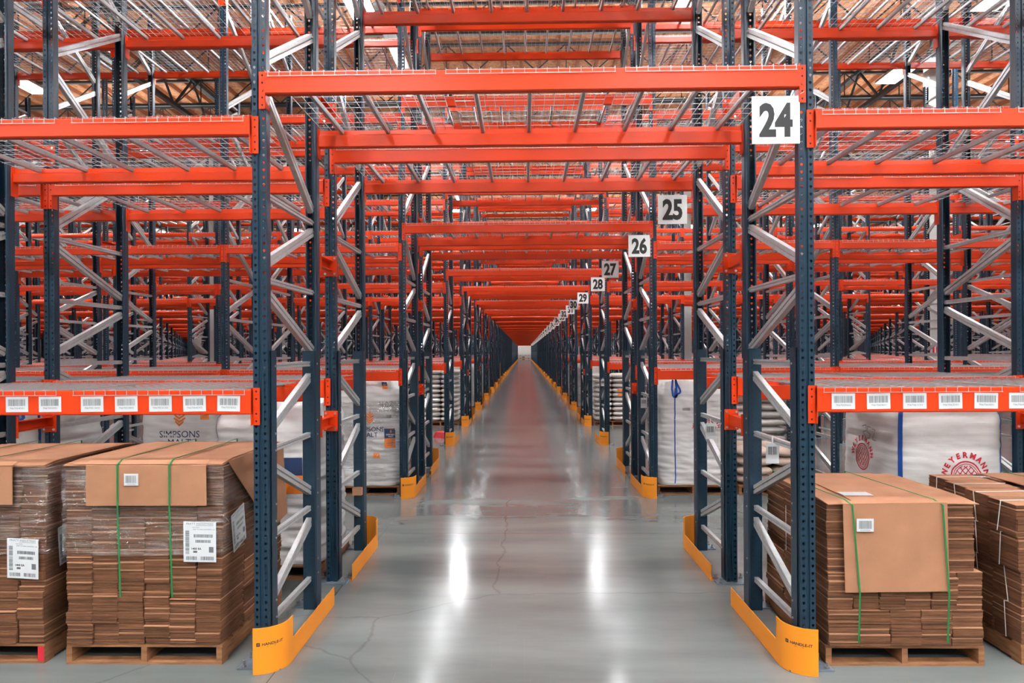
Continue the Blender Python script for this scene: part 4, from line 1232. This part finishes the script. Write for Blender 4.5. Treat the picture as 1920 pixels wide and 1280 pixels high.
# ------------------------------------------------------------------ sacks piled on pallets
def sack_mb(w, d, h, seed, mname, prnt=None):
    m_ = MB(); n1, n2 = 18, 8
    def fn(u, v):
        a = 2 * math.pi * u / n1; b = math.pi * (v / n2 - .5); ce, se = math.cos(a), math.sin(a)
        r = (abs(ce) ** 5 + abs(se) ** 5) ** (-1 / 5); cb = abs(math.cos(b)) ** .45
        x = w / 2 * ce * r * cb; y = d / 2 * se * r * cb; z = h / 2 + h / 2 * math.sin(b) * (1 - .25 * (abs(x) / (w / 2)) ** 4)
        q = .007 * noise.noise(Vector((x * 9, y * 9, z * 14 + seed)))
        return (x + q, y + q, z + q)
    m_.grid(fn, list(range(n1 + 1)), list(range(n2 + 1)), mname)
    if prnt:
        m_.add([(-w * .22, -d / 2 - .006, h * .25), (w * .22, -d / 2 - .006, h * .25), (w * .22, -d / 2 - .006, h * .75), (-w * .22, -d / 2 - .006, h * .75)], [(0, 1, 2, 3)], prnt)
    return m_
SACKS = {(mn, pr, i): sack_mb(.54, .56, .155, i, mn, pr).mesh('grain_sack') for mn in ('sack_white', 'sack_tan') for pr in (None, 'ink_orange') for i in range(3)}
for me in SACKS.values():
    me.polygons.foreach_set('use_smooth', [True] * len(me.polygons))
def sack_stack(x, y, layers, mn, where, prow=()):
    rg = random.Random(int(x * 10 + y)); col = 'white' if mn == 'sack_white' else 'tan'
    pallet(x, y, 1.10, 1.12, f'wooden pallet under the {col} sacks {where}')
    for L_ in range(layers):
        for cx in (-1, 1):
            for cy in (-1, 1):
                pr = 'ink_orange' if (L_ in prow and cy < 0) else None
                o = obj('grain_sack', SACKS[(mn, pr, rg.randrange(3))], None, (x + cx * .268 + rg.uniform(-.012, .012), y + cy * .275 + rg.uniform(-.01, .01), .137 + L_ * .138), rg.uniform(-.03, .03))
                o.scale = (1, 1, .92)
                tag(o, f'{col} sack, {"front" if cy < 0 else "rear"} {"left" if cx < 0 else "right"} in {ordw(L_ + 1)} layer of pile {where}', 'sack', f'{col} sacks piled {where}')
sack_stack(-2.48, 20.62, 11, 'sack_white', 'left of tunnel, row 29')
sack_stack(2.58, 20.62, 10, 'sack_white', 'right of tunnel, row 29', (5, 6))
sack_stack(3.78, 10.92, 4, 'sack_tan', 'beside blue-loop bag, row 26')
sack_stack(4.10, 12.65, 10, 'sack_white', 'right, row 27')
for (x, y, r, sd, w_) in ((-2.46, 26.1, 31, 'left', 'nearer'), (2.56, 26.1, 31, 'right', 'nearer'), (-2.46, 31.7, 33, 'left', 'farther'), (2.56, 31.7, 33, 'right', 'farther')):
    e, s = bag(x, y, 1.06, 1.06, 1.58, r, f'{w_} of two distant white bulk bags {sd} of the tunnel, rack row {r}', wr=1.6)
    pallet(x, y, 1.1, 1.1, f'wooden pallet under the {w_} distant white bag {sd} of tunnel')

# ------------------------------------------------------------------ small things
m_ = MB(); n = 14
ring = lambda r_, z: [(r_ * math.cos(2 * math.pi * i / n), r_ * math.sin(2 * math.pi * i / n), z) for i in range(n)]
m_.add(ring(.19, 0) + ring(.14, .13) + ring(.12, .15), [(i, (i + 1) % n, n + (i + 1) % n, n + i) for i in range(n)] + [(n + i, n + (i + 1) % n, 2 * n + (i + 1) % n, 2 * n + i) for i in range(n)] + [tuple(range(2 * n, 3 * n))], 'red_plastic')
tag(m_.build('red_tub', loc=(-2.16, 17.45, 0)), 'small red tub upside down on the floor left of the tunnel', 'tub')
m_ = MB(); m_.box((-.05, -.03, -.04), (.05, .03, .04), 'cardboard_light'); tag(m_.build('wood_block', loc=(XL, 7.43, .66)), 'small wooden block wedged on the rear left tunnel post in row 25', 'block')
def hanging_tag(x, y, z, lab, s=1.0):
    m_ = MB(); g = lambda u, v, o=0: (x + u, y - .004 * math.sin(v * 40) - o, z - v)
    m_.grid(lambda u, v: g(u, v), [-.05 * s, 0, .05 * s], [.16 * s * i / 5 for i in range(6)], 'label_white')
    m_.add([(x - .006, y, z), (x + .006, y, z), (x + .006, y, z + .05), (x - .006, y, z + .05)], [(0, 1, 2, 3)], 'label_white')
    put2d(m_, barcode2d(-.035 * s, -.03 * s, .035 * s, .03 * s, random.Random(9), 14), lambda u, v: (x + u, y - .008, z - .06 * s - v), 'ink_grey')
    return tag(m_.build('paper_tag'), lab, 'tag')
hanging_tag(XR - .04, 5.25, 1.47, 'white barcode tag hanging from the brace of the nearest right frame')
hanging_tag(XR - .05, 6.95, 1.44, 'white barcode tag hanging from the brace of the right frame in row 25')
hanging_tag(XR - .05, 10.8, 1.44, 'torn white tag dangling from the brace beside the blue-loop bag')
hanging_tag(XR - .04, 16.5, 1.50, 'small torn tag on a right frame brace beyond the blue-loop bag')
m_ = MB(); m_.box((-.03, -.03, 0), (.03, .03, 1.5), 'wood'); tag(m_.build('wooden_post', loc=(-1.52, 43.0, 0)), 'thin wooden post leaning by the far left guards', 'post')
# clutter by the far wall
rg = random.Random(3)
for i in range(12):
    c = i % 6; up = i >= 6; w_ = .62 if up else .70; h_ = .95 if not up else rg.uniform(.5, .9); xx = -1.8 + c * .76
    m_ = MB(); m_.box((-w_ / 2, -.4, 0), (w_ / 2, .4, h_), rg.choice(('clutter_white', 'clutter_white', 'cardboard', 'label_white')))
    m_.box((-w_ * .45, -.404, h_ * .3), (w_ * .3, -.40, h_ * .5), 'ink_orange' if i % 3 == 0 else 'ink_red' if i % 3 == 1 else 'wall_paint')
    tag(m_.build('far_box', loc=(xx, END_Y - 3.2, .95 if up else 0)), 'small pale box stacked at the far end of the tunnel', 'box', 'pale boxes at the far end')
